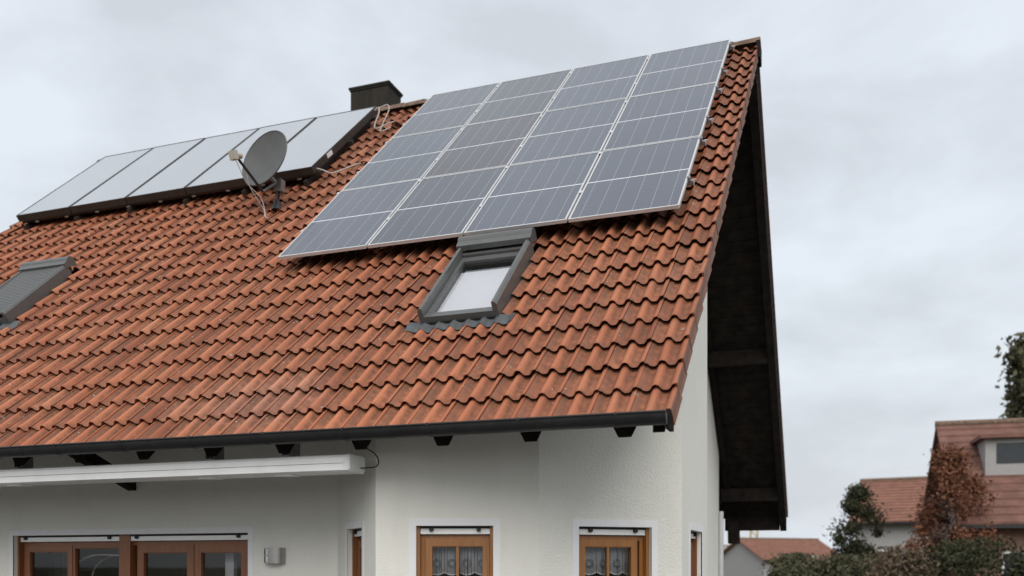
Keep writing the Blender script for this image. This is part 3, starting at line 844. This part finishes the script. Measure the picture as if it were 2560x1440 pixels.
for i, sv in enumerate(rail_s):
    root = thing('mounting_rail', f'aluminium mounting rail under the solar panels, {ordn[i]} of the six', 'mounting rail', RP(PV_X0 - 0.03, sv, PV_W - 0.037), ROT, 'mounting rails of the solar array')
    L_ = 4 * PW + 3 * PG + 0.03 + 0.055
    MB().box(0, L_, -0.02, 0.02, -0.042, 0).build('rail', M['rail_metal'], root, world=False)
    MB().box(L_ - 0.051, L_ - 0.030, -0.025, 0.025, 0.0005, 0.040).box(L_ - 0.065, L_ - 0.051, -0.025, 0.025, 0.038, 0.042).build('end_clamp', M['rail_metal'], root, world=False)
    MB().box(L_ - 0.0005, L_ + 0.008, -0.03, -0.012, -0.05, -0.004).box(L_ - 0.02, L_ + 0.02, 0.0205, 0.034, -0.02, 0.0).build('end_stop', M['aluminium'], root, world=False)
    MB().box(0.003, 0.028, -0.025, 0.025, 0.0005, 0.040).box(0.028, 0.042, -0.025, 0.025, 0.038, 0.042).build('end_clamp', M['aluminium'], root, world=False)
    for c_ in range(1, 4):
        x = 0.03 + c_ * (PW + PG) - PG / 2
        MB().box(x - 0.019, x + 0.019, -0.03, 0.03, 0.0375, 0.042).box(x - 0.006, x + 0.006, -0.012, 0.012, 0, 0.0375).build('mid_clamp', M['aluminium'], root, world=False)
    hk = MB()
    for q in range(5):
        x = 0.35 + q * 0.98
        hk.box(x - 0.02, x + 0.02, -0.03, 0.004, -0.10, -0.043)
    hk.build('roof_hook', M['rail_metal'], root, world=False)

# ------------------------------------------------------------------ thermal collectors
CW, CL, CG = 1.064, 2.56, 0.02
C_X0, C_S0, C_W = -11.20, 6.00, 0.20
def collector():
    root = thing('thermal_collector', 'x', 'solar collector')
    f = MB(); fw_, h = 0.018, 0.10
    f.box(0, CW, 0, fw_, -h, 0).box(0, CW, CL - fw_, CL, -h, 0).box(0, fw_, fw_, CL - fw_, -h, 0).box(CW - fw_, CW, fw_, CL - fw_, -h, 0)
    f.box(fw_, CW - fw_, fw_, CL - fw_, -h + 0.002, -h + 0.012)
    f.build('frame', M['collector_frame'], root, world=False)
    MB().quad((fw_, fw_, -0.004), (CW - fw_, fw_, -0.004), (CW - fw_, CL - fw_, -0.004), (fw_, CL - fw_, -0.004), uv=[(0, 0), (1, 0), (1, 1), (0, 1)]).build('glass', M['collector_glass'], root, world=False)
    return root
pc = collector()
cl_ = ('leftmost, at the roof edge', 'second from left', 'middle one', 'second from right, behind the dish', 'rightmost, beside the chimney')
for i in range(5):
    o = pc if i == 0 else copy_tree(pc)
    o.location = RP(C_X0 + i * (CW + CG), C_S0, C_W); o.rotation_euler = (PH + random.uniform(-0.002, 0.002), 0, 0)
    tag(o, f'pale glass thermal collector, {cl_[i]}, of the row of five', 'solar collector', 'thermal collectors in a row')
    if i == 4:
        MB().box(CW + 0.0005, CW + 0.004, 0.52, 0.70, -0.075, -0.015).build('type_sticker', M['sticker'], o, world=False)
cr = thing('collector_mount', 'dark steel mounting frame carrying the row of thermal collectors', 'mounting frame', RP(C_X0, C_S0, 0), ROT)
LT = 5 * CW + 4 * CG
for sv in (0.10, 1.3, 2.35):
    MB().box(-0.02, LT + 0.06, sv - 0.03, sv + 0.03, 0.045, 0.098).build('rail', M['collector_frame'], cr, world=False)
for i in range(6):
    x = 0.1 + i * 1.03
    MB().box(x - 0.025, x + 0.025, -0.06, 2.45, -0.03, 0.044).build('support', M['collector_frame'], cr, world=False)
for i in range(9):
    x = 0.35 + i * 0.6
    MB().box(x - 0.03, x + 0.03, -0.012, 0.0, 0.055, 0.075).build('clip', M['rail_metal'], cr, world=False)

def roofpath(pts): return [RP(*p) for p in pts]
def smooth(pts, n=6):
    pts = [Vector(p) for p in pts]; out = []
    for i in range(len(pts) - 1):
        p0 = pts[max(i - 1, 0)]; p1 = pts[i]; p2 = pts[i + 1]; p3 = pts[min(i + 2, len(pts) - 1)]
        for k in range(n):
            t = k / n
            out.append(0.5 * ((2 * p1) + (p2 - p0) * t + (2 * p0 - 5 * p1 + 4 * p2 - p3) * t * t + (3 * p1 - p0 - 3 * p2 + p3) * t ** 3))
    out.append(pts[-1]); return out
xr = C_X0 + LT
m = MB().tube(smooth(roofpath([(xr, 6.12, 0.13), (xr + 0.10, 6.10, 0.10), (xr + 0.22, 6.08, 0.05), (xr + 0.34, 6.22, 0.03), (xr + 0.50, 6.40, 0.02), (xr + 0.56, 6.46, -0.02)])), 0.012, 8)
pi_ = m.build('collector_pipe', M['pipe_wrap'])
tag(pi_, 'wrapped collector pipe curving over the tiles at the lower corner of the collectors', 'pipe')
m = MB().tube(smooth(roofpath([(xr, 8.45, 0.16), (xr + 0.07, 8.47, 0.19), (xr + 0.10, 8.38, 0.14), (xr + 0.12, 8.05, 0.05), (xr + 0.20, 7.95, 0.03), (xr + 0.36, 8.14, 0.03), (xr + 0.43, 8.20, 0.0)])), 0.012, 8)
m.tube(smooth(roofpath([(xr + 0.07, 8.46, 0.18), (xr + 0.16, 8.62, 0.17), (xr + 0.22, 8.50, 0.12), (xr + 0.25, 8.05, 0.04), (xr + 0.31, 7.80, 0.02), (xr + 0.44, 7.92, 0.02)])), 0.010, 8)
tag(m.build('collector_pipe', M['pipe_wrap']), 'looped collector pipes at the upper corner of the collectors by the chimney', 'pipe')
# tile vents where the pipes enter
def vent(X, s, label):
    m = MB(); n = 8; pts = []
    for y, r0 in ((0.0, 0.055), (0.10, 0.05), (0.24, 0.012)):
        for i in range(n + 1):
            a = PI * i / n; pts.append(RP(X + math.cos(a) * (r0 + 0.02), s + y, -0.012 + math.sin(a) * r0))
    m.add(pts, [(j * (n + 1) + i, j * (n + 1) + i + 1, (j + 1) * (n + 1) + i + 1, (j + 1) * (n + 1) + i) for j in range(2) for i in range(n)], True)
    tag(m.build('tile_vent', M['tile']), label, 'roof vent', 'hooded tile vents')
vent(xr + 0.58, 6.42, 'hooded terracotta vent tile at the lower collector pipe')
vent(xr + 0.45, 8.10, 'hooded terracotta vent tile at the upper collector pipes')

# ------------------------------------------------------------------ satellite dish
foot = RP(-6.06, 5.20, -0.02)
dish = thing('satellite_dish', 'grey satellite dish with cream receiver on an arm, in front of the collectors', 'satellite dish', foot)
nrm = Vector((-0.22, -0.94, 0.22)).normalized()
q = nrm.to_track_quat('Z', 'Y')
MD = Matrix.Translation(foot + Vector((-0.10, -0.16, 0.63))) @ q.to_matrix().to_4x4()
RD = 0.41
m = MB(); rings = 7; n = 40; pts = []
for j in range(rings + 1):
    r_ = RD * j / rings
    for i in range(n):
        a = 2 * PI * i / n
        pts.append(MD @ Vector((r_ * math.cos(a), 0.96 * r_ * math.sin(a), 0.075 * (r_ / RD) ** 2 - 0.075)))
fs = []
for j in range(rings):
    for i in range(n):
        fs.append((j * n + i, j * n + (i + 1) % n, (j + 1) * n + (i + 1) % n, (j + 1) * n + i))
m.add(pts, fs, True)
back = [p - nrm * 0.012 for p in pts]
m.add(back, fs, True)
rim = []
for i in range(n + 1):
    a = 2 * PI * i / n; rim.append(MD @ Vector((RD * math.cos(a), 0.96 * RD * math.sin(a), -0.006)))
m.tube(rim, 0.011, 6, caps=False)
m.build('reflector', M['dish_grey'], dish)
low = MD @ Vector((0, -RD * 0.95, -0.03))
# lower rim direction and arm
lnb = MD @ Vector((0.0, -RD * 0.60, 0.44))
arm0 = MD @ Vector((0, -RD * 1.10, -0.08))
dl = (lnb - arm0).normalized()
m = MB().tube([arm0, lnb - dl * 0.03], 0.018, 8); m.build('feed_arm', M['gutter'], dish)
aim = (MD @ Vector((0, 0, 0)) - lnb).normalized()
m = MB().tube([lnb, lnb + aim * 0.09], [0.032, 0.038], 12)
lb = m.build('lnb', M['lnb_cream'], dish)
ql = aim.to_track_quat('Z', 'Y').to_matrix().to_4x4()
MB().box(-0.05, 0.05, -0.055, 0.055, -0.07, 0.0, Matrix.Translation(lnb) @ ql).build('lnb_housing', M['lnb_cream'], dish)
mast_top = foot + Vector((0.02, 0.02, 0.42))
MB().tube([foot + Vector((0, 0, -0.05)), foot + Vector((0, 0, 0.10)), mast_top], [0.03, 0.026, 0.026], 10).build('mast', M['gutter'], dish)
m = MB().tube([foot + Vector((0, 0.0, -0.03)), foot + Vector((0, 0, 0.10))], [0.085, 0.035], 10); m.build('mast_collar', M['gutter'], dish)
bk = MD @ Vector((0, -0.18, -0.10))
m = MB().tube([mast_top - Vector((0, 0, 0.12)), bk], 0.03, 8).tube([mast_top - Vector((0, 0, 0.05)), arm0], 0.018, 8)
m.box(-0.06, 0.06, -0.05, 0.05, -0.10, 0.06, Matrix.Translation(mast_top - Vector((0, 0, 0.1))))
m.build('bracket', M['rail_metal'], dish)
cb = MB().tube(smooth([lnb - aim * 0.05, lnb + Vector((0.03, 0.01, -0.12)), arm0 * 0.5 + lnb * 0.5 + Vector((-0.03, -0.03, -0.12)), arm0 + Vector((0.0, -0.05, -0.10)), RP(-6.12, 4.98, 0.03), RP(-6.06, 4.86, 0.0), RP(-5.98, 4.84, -0.03)]), 0.006, 6)
cb.tube(smooth([lnb * 0.6 + arm0 * 0.4 + Vector((0, 0, -0.05)), arm0 * 0.6 + lnb * 0.4 + Vector((-0.01, -0.03, -0.14)), RP(-6.14, 5.0, 0.05), RP(-6.08, 4.87, 0.012), RP(-6.0, 4.85, -0.03)]), 0.005, 6)
cb.build('cable', M['cable_white'], dish)

# ------------------------------------------------------------------ awning
aw = thing('awning', 'long white awning cassette slung under the eaves gutter', 'awning', (-5.7, 0.15, -0.56))
AX0, AX1 = -9.0, -2.752
prof_a = [(0.02, -0.555), (0.045, -0.565), (0.24, -0.565), (0.255, -0.55), (0.255, -0.43), (0.235, -0.418), (0.055, -0.418), (0.03, -0.428), (0.018, -0.45)]
prof_a = [(-0.12 + (y - 0.018) * 1.2, z - 0.012 + 0.006) for y, z in prof_a]
MB().prism(prof_a, 'x', AX0, AX1).build('cassette', M['white_metal'], aw)
MB().box(AX0, AX1 - 0.001, -0.1215, -0.115, -0.505, -0.501).build('seam', M['rail_metal'], aw)
cap = [(0.02 + (y - 0.02) * 1.03, -0.492 + (z + 0.492) * 1.05) for y, z in prof_a]
m = MB().prism(cap, 'x', AX1 + 0.0005, AX1 + 0.04)
cap2 = [(0.02 + (y - 0.02) * 0.92, -0.492 + (z + 0.492) * 0.90) for y, z in prof_a]
n = len(cap); m.add([(AX1 + 0.04, y, z) for y, z in cap] + [(AX1 + 0.055, y, z) for y, z in cap2], [(i, (i + 1) % n, n + (i + 1) % n, n + i) for i in range(n)])
m.add([(AX1 + 0.055, y, z) for y, z in cap2], [list(range(n))])
m.build('end_cap', M['white_plastic'], aw)
for xb in (-6.43, -4.17, -3.37):
    b_ = MB().box(xb - 0.055, xb + 0.055, -0.06, 0.14, -0.423, -0.410)
    b_.box(xb - 0.05, xb - 0.042, -0.02, 0.12, -0.41, -0.24).box(xb + 0.042, xb + 0.05, -0.02, 0.12, -0.41, -0.24)
    b_.box(xb - 0.042, xb + 0.042, -0.02, -0.01, -0.36, -0.24)
    for bx in (-0.02, 0.02):
        b_.tube([(xb + bx, -0.035, -0.33), (xb + bx, -0.02, -0.33)], 0.011, 8)
    b_.build('bracket', M['rail_metal'], aw)
    MB().box(xb - 0.09, xb + 0.07, -0.06, 0.08, -0.584, -0.572).build('foot_clip', M['white_metal'], aw)
MB().tube(smooth([(-2.59, -0.02, -0.375), (-2.53, 0.02, -0.42), (-2.51, 0.05, -0.48), (-2.56, 0.08, -0.525), (-2.72, 0.08, -0.530)]), 0.006, 6).build('power_cable', M['cable_black'], aw)

# ------------------------------------------------------------------ wall lamp
lamp = thing('wall_lamp', 'half-round brushed steel wall lamp with slots, beside the patio doors', 'wall lamp', (-4.29, Y_MAIN, -1.27))
m = MB(); n = 14; pts = []; rr = 0.115
zt, zb = -1.185, -1.345
for z in (zb, zt):
    for i in range(n + 1):
        a = PI * i / n; pts.append((-4.29 + math.cos(a) * rr, Y_MAIN - 0.012 - math.sin(a) * 0.10, z))
m.add(pts, [(i, i + 1, n + 2 + i, n + 1 + i) for i in range(n)], True)
m.add([p for p in pts[:n + 1]], [list(range(n + 1))]); m.add([p for p in pts[n + 1:]], [list(range(n + 1))])
m.build('shade', M['steel'], lamp)
MB().box(-4.37, -4.21, Y_MAIN - 0.012, Y_MAIN + 0.002, zb + 0.02, zt - 0.02).build('back_plate', M['steel'], lamp)
for (za, zc) in ((zb + 0.012, -1.27), (-1.258, zt - 0.012)):
    m = MB(); pts = []
    for z in (za, zc):
        for i in range(6):
            a = PI * (0.69 + 0.12 * i / 5); pts.append((-4.29 + math.cos(a) * (rr + 0.0015), Y_MAIN - 0.012 - math.sin(a) * 0.1015, z))
    m.add(pts, [(i, i + 1, 7 + i, 6 + i) for i in range(5)], True)
    m.build('slot', M['seal_black'], lamp)
    m = MB(); pts = []
    for z in (za, zc):
        for i in range(4):
            a = PI * (0.565 + 0.11 * i / 3); pts.append((-4.29 + math.cos(a) * (rr + 0.0015), Y_MAIN - 0.012 - math.sin(a) * 0.1015, z))
    m.add(pts, [(i, i + 1, 5 + i, 4 + i) for i in range(3)], True)
    m.build('diffuser', M['white_plastic'], lamp)

# ------------------------------------------------------------------ neighbourhood behind, right
def at(px, dep, z=GROUND):
    """a spot on the ground, dep metres ahead in the viewing direction, px photo-columns across"""
    p = CAM + fwd * dep + rgt * ((px - 1269.2) / 2349.8 * dep); p.z = z; return p
simple('far_roof', (0.165, 0.080, 0.06), 0.85, var=0.3, scale=2.5, bump=0.5, bscale=9)
simple('far_roof_orange', (0.22, 0.105, 0.072), 0.85, var=0.25, scale=2.5, bump=0.5, bscale=9)
simple('far_render', (0.34, 0.33, 0.32), 0.9, var=0.06)
simple('far_render_warm', (0.20, 0.115, 0.085), 0.9, var=0.1)
simple('far_pane', (0.03, 0.035, 0.04), 0.15, var=0.1)
simple('far_frame', (0.7, 0.7, 0.68), 0.5, var=0.04)
simple('crane_yellow', (0.45, 0.34, 0.10), 0.6)

def far_house(base, rz, w, dpt, eave, ridge, wallm, roofm, label, wins=(), dormer=None, chim=None):
    h = thing('neighbour_house', label, 'house', base, (0, 0, rz))
    m = MB()
    m.add([(-w, -dpt, 0), (w, -dpt, 0), (w, -dpt, eave), (-w, -dpt, eave)], [(0, 1, 2, 3)])
    m.add([(-w, dpt, 0), (w, dpt, 0), (w, dpt, eave), (-w, dpt, eave)], [(0, 1, 2, 3)])
    for s_ in (-1, 1):
        m.add([(s_ * w, -dpt, 0), (s_ * w, dpt, 0), (s_ * w, dpt, eave), (s_ * w, 0, ridge - 0.1), (s_ * w, -dpt, eave)], [(0, 1, 2, 3, 4)])
    m.build('wall', M[wallm], h, world=False)
    sl = (ridge - eave) / dpt; o = 0.45; r_ = MB()
    for s_ in (-1, 1):
        poly = [(s_ * (dpt + o), eave - sl * o), (0, ridge), (0, ridge + 0.18), (s_ * (dpt + o), eave - sl * o + 0.18)]
        r_.prism(poly, 'x', -w - 0.4, w + 0.4)
    rf = r_.build('roof', M[roofm], h, world=False)
    # tile courses as shallow steps
    st = MB(); nst = 14
    for k in range(nst):
        t0 = k / nst; y0 = -(dpt + o) * (1 - t0) - 0.02; z0 = eave - sl * o + (ridge - eave + sl * o) * t0 + 0.18
        st.box(-w - 0.42, w + 0.42, y0, y0 + 0.06, z0 - 0.03, z0 + 0.05)
    st.build('tile_course', M[roofm], rf, world=False)
    MB().box(-w - 0.4, w + 0.4, -dpt - o - 0.13, -dpt - o, eave - sl * o + 0.02, eave - sl * o + 0.13).build('gutter', M['gutter'], h, world=False)
    MB().tube([(-w - 0.42, 0, ridge + 0.17), (w + 0.42, 0, ridge + 0.17)], 0.13, 8).build('ridge_cap', M['ridge_tile'], h, world=False)
    for (x, z, ww, hh) in wins:
        f = MB().box(x - ww, x + ww, -dpt - 0.03, -dpt - 0.001, z, z + hh).build('window', M['far_frame'], h, world=False)
        MB().box(x - ww + 0.07, x - 0.03, -dpt - 0.04, -dpt - 0.031, z + 0.07, z + hh - 0.07).box(x + 0.03, x + ww - 0.07, -dpt - 0.04, -dpt - 0.031, z + 0.07, z + hh - 0.07).build('pane', M['far_pane'], f, world=False)
    if dormer:
        for dx in dormer:
            zb = eave + (ridge - eave) * 0.52; yb = -dpt * 0.48
            d_ = MB().box(dx - 0.9, dx + 0.9, yb - 0.55, yb + 1.6, zb - 0.3, zb + 0.95)
            dm = d_.build('dormer', M['far_render'], h, world=False)
            MB().prism([(dx - 1.1, zb + 0.96), (dx + 1.1, zb + 0.96), (dx + 1.1, zb + 1.08), (dx - 1.1, zb + 1.08)], 'y', yb - 0.8, yb + 1.9).build('dormer_roof', M[roofm], dm, world=False)
            MB().box(dx - 0.55, dx + 0.55, yb - 0.57, yb - 0.551, zb + 0.1, zb + 0.8).build('pane', M['far_pane'], dm, world=False)
    if chim:
        MB().box(chim - 0.35, chim + 0.35, -0.1, 0.5, ridge - 0.6, ridge + 1.2).build('chimney', M['far_render_warm'], h, world=False)
    return h
def ph(py, dep): return (1408.5 - py) / 2349.8 * dep + CAM.z - GROUND      # height above ground seen at row py
yawz = -YAW
far_house(at(2640, 34), yawz - R(16), 3.6, 4.0, ph(1290, 30), ph(1062, 34), 'far_render_warm', 'far_roof', 'neighbouring house with big red-brown roof and pale dormers at the right edge', [(-2.0, 0.9, 0.6, 1.2), (0.6, 0.9, 0.6, 1.2)], (-1.9, 1.6), 2.2)
far_house(at(2285, 52), yawz - R(30), 2.4, 3.4, ph(1300, 50), ph(1205, 52), 'far_render', 'far_roof_orange', 'small grey-walled house with orange roof behind the columnar tree', [(-1.2, 1.3, 0.5, 1.1), (1.1, 1.3, 0.5, 1.1)])
far_house(at(1945, 95), yawz + R(20), 4.5, 4.0, ph(1398, 92), ph(1352, 95), 'far_render', 'far_roof_orange', 'distant pale house with orange roof low beside the gable', [(-2, 1.2, 0.6, 1.2), (1.5, 1.2, 0.6, 1.2)])
far_house(at(1840, 120), yawz - R(5), 4.0, 4.0, ph(1400, 118), ph(1368, 120), 'far_frame', 'far_render', 'distant white building just beside the gable wall', [(0, 1.5, 0.8, 1.2)])

# foliage
def leaf_mat(name, a, b):
    t = NT(name); p = t.pos(); n = t.noise(p, 3.0, 3); f = t.noise(p, 30.0, 2)
    t.set(col=t.mix(t.math('MULTIPLY', t.math('ADD', n, f), 0.5), rgb(*a), rgb(*b)), rough=0.8, spec=0.1); M[name] = t.m
leaf_mat('thuja', (0.030, 0.034, 0.018), (0.075, 0.075, 0.044))
leaf_mat('olive_leaf', (0.05, 0.055, 0.03), (0.125, 0.115, 0.07))
leaf_mat('autumn_leaf', (0.12, 0.055, 0.035), (0.24, 0.105, 0.06))
leaf_mat('brown_leaf', (0.085, 0.06, 0.04), (0.17, 0.125, 0.085))
simple('bark', (0.09, 0.07, 0.055), 0.9, var=0.3)

def tree(name, label, cat, base, height, rad, shape, leafm, nleaf, size, trunk=0.12, seed=1, bare=0.25, group=None):
    rnd = random.Random(seed)
    root = thing(name, label, cat, base, (0, 0, 0), group)
    m = MB(); tr = [(0, 0, 0), (0.03 * height * rnd.uniform(-1, 1), 0.02 * height, height * 0.5), (0, 0, height * 0.93)]
    m.tube(smooth(tr, 3), [trunk * (1 - 0.8 * i / 6) for i in range(7)], 7)
    tips = []
    for k in range(14):
        z0 = height * rnd.uniform(bare, 0.85); a = rnd.uniform(0, 2 * PI); r_ = rad * shape(z0 / height) * rnd.uniform(0.6, 1.0)
        e = Vector((math.cos(a) * r_, math.sin(a) * r_, z0 + height * rnd.uniform(0.02, 0.12))); tips.append(e)
        m.tube([(0, 0, z0), e * 0.5 + Vector((0, 0, z0 * 0.5)), e], [trunk * 0.35, trunk * 0.2, trunk * 0.06], 5, False)
    m.build('trunk', M['bark'], root, world=False)
    c = MB()
    clumps = []
    for k in range(max(20, nleaf // 260)):
        z = height * (bare + (1 - bare) * rnd.random() ** 0.9); a = rnd.uniform(0, 2 * PI)
        r_ = rad * shape(z / height) * math.sqrt(rnd.uniform(0.15, 1.0)); clumps.append((Vector((math.cos(a) * r_, math.sin(a) * r_, z * 0.97)), rad * rnd.uniform(0.14, 0.42)))
    for k in range(nleaf):
        cc, cr_ = rnd.choice(clumps)
        p = cc + Vector((rnd.gauss(0, 1), rnd.gauss(0, 1), rnd.gauss(0, 1))) * cr_ * 0.5
        if p.z > height * 1.03: continue
        u = Vector((rnd.gauss(0, 1), rnd.gauss(0, 1), rnd.gauss(0, 1))).normalized(); v = u.orthogonal().normalized()
        v = Quaternion(u, rnd.uniform(0, 6.28)) @ v; s_ = size * rnd.uniform(0.45, 1.7)
        c.add([p - u * s_, p + v * s_ * 0.55, p + u * s_, p - v * s_ * 0.55], [(0, 1, 2, 3)])
    c.build('crown', M[leafm], root, world=False)
    return root
col_shape = lambda t: max(0.05, (0.75 + 0.5 * t) * (1 - t ** 3))
cone_shape = lambda t: max(0.04, 1.05 * (1 - t))
round_shape = lambda t: max(0.08, math.sin(PI * min(1, max(0, t * 0.92 + 0.05))))
tree('columnar_thuja', 'dark columnar evergreen in front of the small orange-roofed house', 'tree', at(2145, 40), ph(1215, 40), 1.15, col_shape, 'thuja', 12000, 0.060, 0.10, 3, 0.04)
tree('conifer_tree', 'tall grey-green conifer rising at the right edge behind the red-brown roof', 'tree', at(2572, 55), ph(855, 55), 3.0, cone_shape, 'olive_leaf', 6000, 0.20, 0.2, 5, 0.25)
tree('garden_tree', 'rusty autumn tree in front of the red-brown roofed house', 'tree', at(2375, 31), ph(1120, 31), 1.25, round_shape, 'autumn_leaf', 13000, 0.052, 0.10, 8, 0.12)
tree('garden_shrub', 'olive shrub low in front of the distant orange roof', 'shrub', at(1985, 30), ph(1388, 30), 1.5, round_shape, 'olive_leaf', 9000, 0.055, 0.06, 11, 0.05)
tree('garden_shrub', 'olive shrub at the foot of the columnar evergreen', 'shrub', at(2120, 29), ph(1392, 29), 1.5, round_shape, 'olive_leaf', 9000, 0.055, 0.06, 12, 0.05)
tree('garden_shrub', 'brown shrub in front of the small grey-walled house', 'shrub', at(2260, 28), ph(1372, 28), 1.7, round_shape, 'brown_leaf', 9000, 0.055, 0.06, 13, 0.05)
tree('garden_shrub', 'dark shrub low in front of the red-brown roofed house', 'shrub', at(2460, 27), ph(1350, 27), 1.9, round_shape, 'thuja', 10000, 0.055, 0.06, 14, 0.05)

# construction crane far away
cb_ = at(1885, 230); crane = thing('construction_crane', 'tiny yellow lattice construction crane on the horizon beside the gable', 'crane', cb_)
hgt = ph(1280, 230); m = MB(); hw = 0.8
for sx in (-1, 1):
    for sy in (-1, 1): m.tube([(sx * hw, sy * hw, 0), (sx * hw, sy * hw, hgt)], 0.14, 5)
k = 0
while k * 2.0 < hgt - 2:
    for sy in (-1, 1): m.tube([(-hw if k % 2 else hw, sy * hw, k * 2.0), (hw if k % 2 else -hw, sy * hw, k * 2.0 + 2.0)], 0.10, 4)
    k += 1
m.build('mast', M['crane_yellow'], crane, world=False)
m = MB()
dj = Vector((-0.75, 0.66, 0)); nj = Vector((0.66, 0.75, 0))
m.tube([tuple(-dj * 4 + Vector((0, 0, hgt))), tuple(dj * 16 + Vector((0, 0, hgt)))], 0.18, 5)
m.tube([tuple(-dj * 4 + Vector((0, 0, hgt + 1.2))), tuple(dj * 16 + Vector((0, 0, hgt + 0.8)))], 0.15, 5)
for k in range(18): m.tube([tuple(dj * (k - 3) + Vector((0, 0, hgt))), tuple(dj * (k - 2.5) + Vector((0, 0, hgt + 1.0)))], 0.09, 4)
m.build('jib', M['crane_yellow'], crane, world=False)
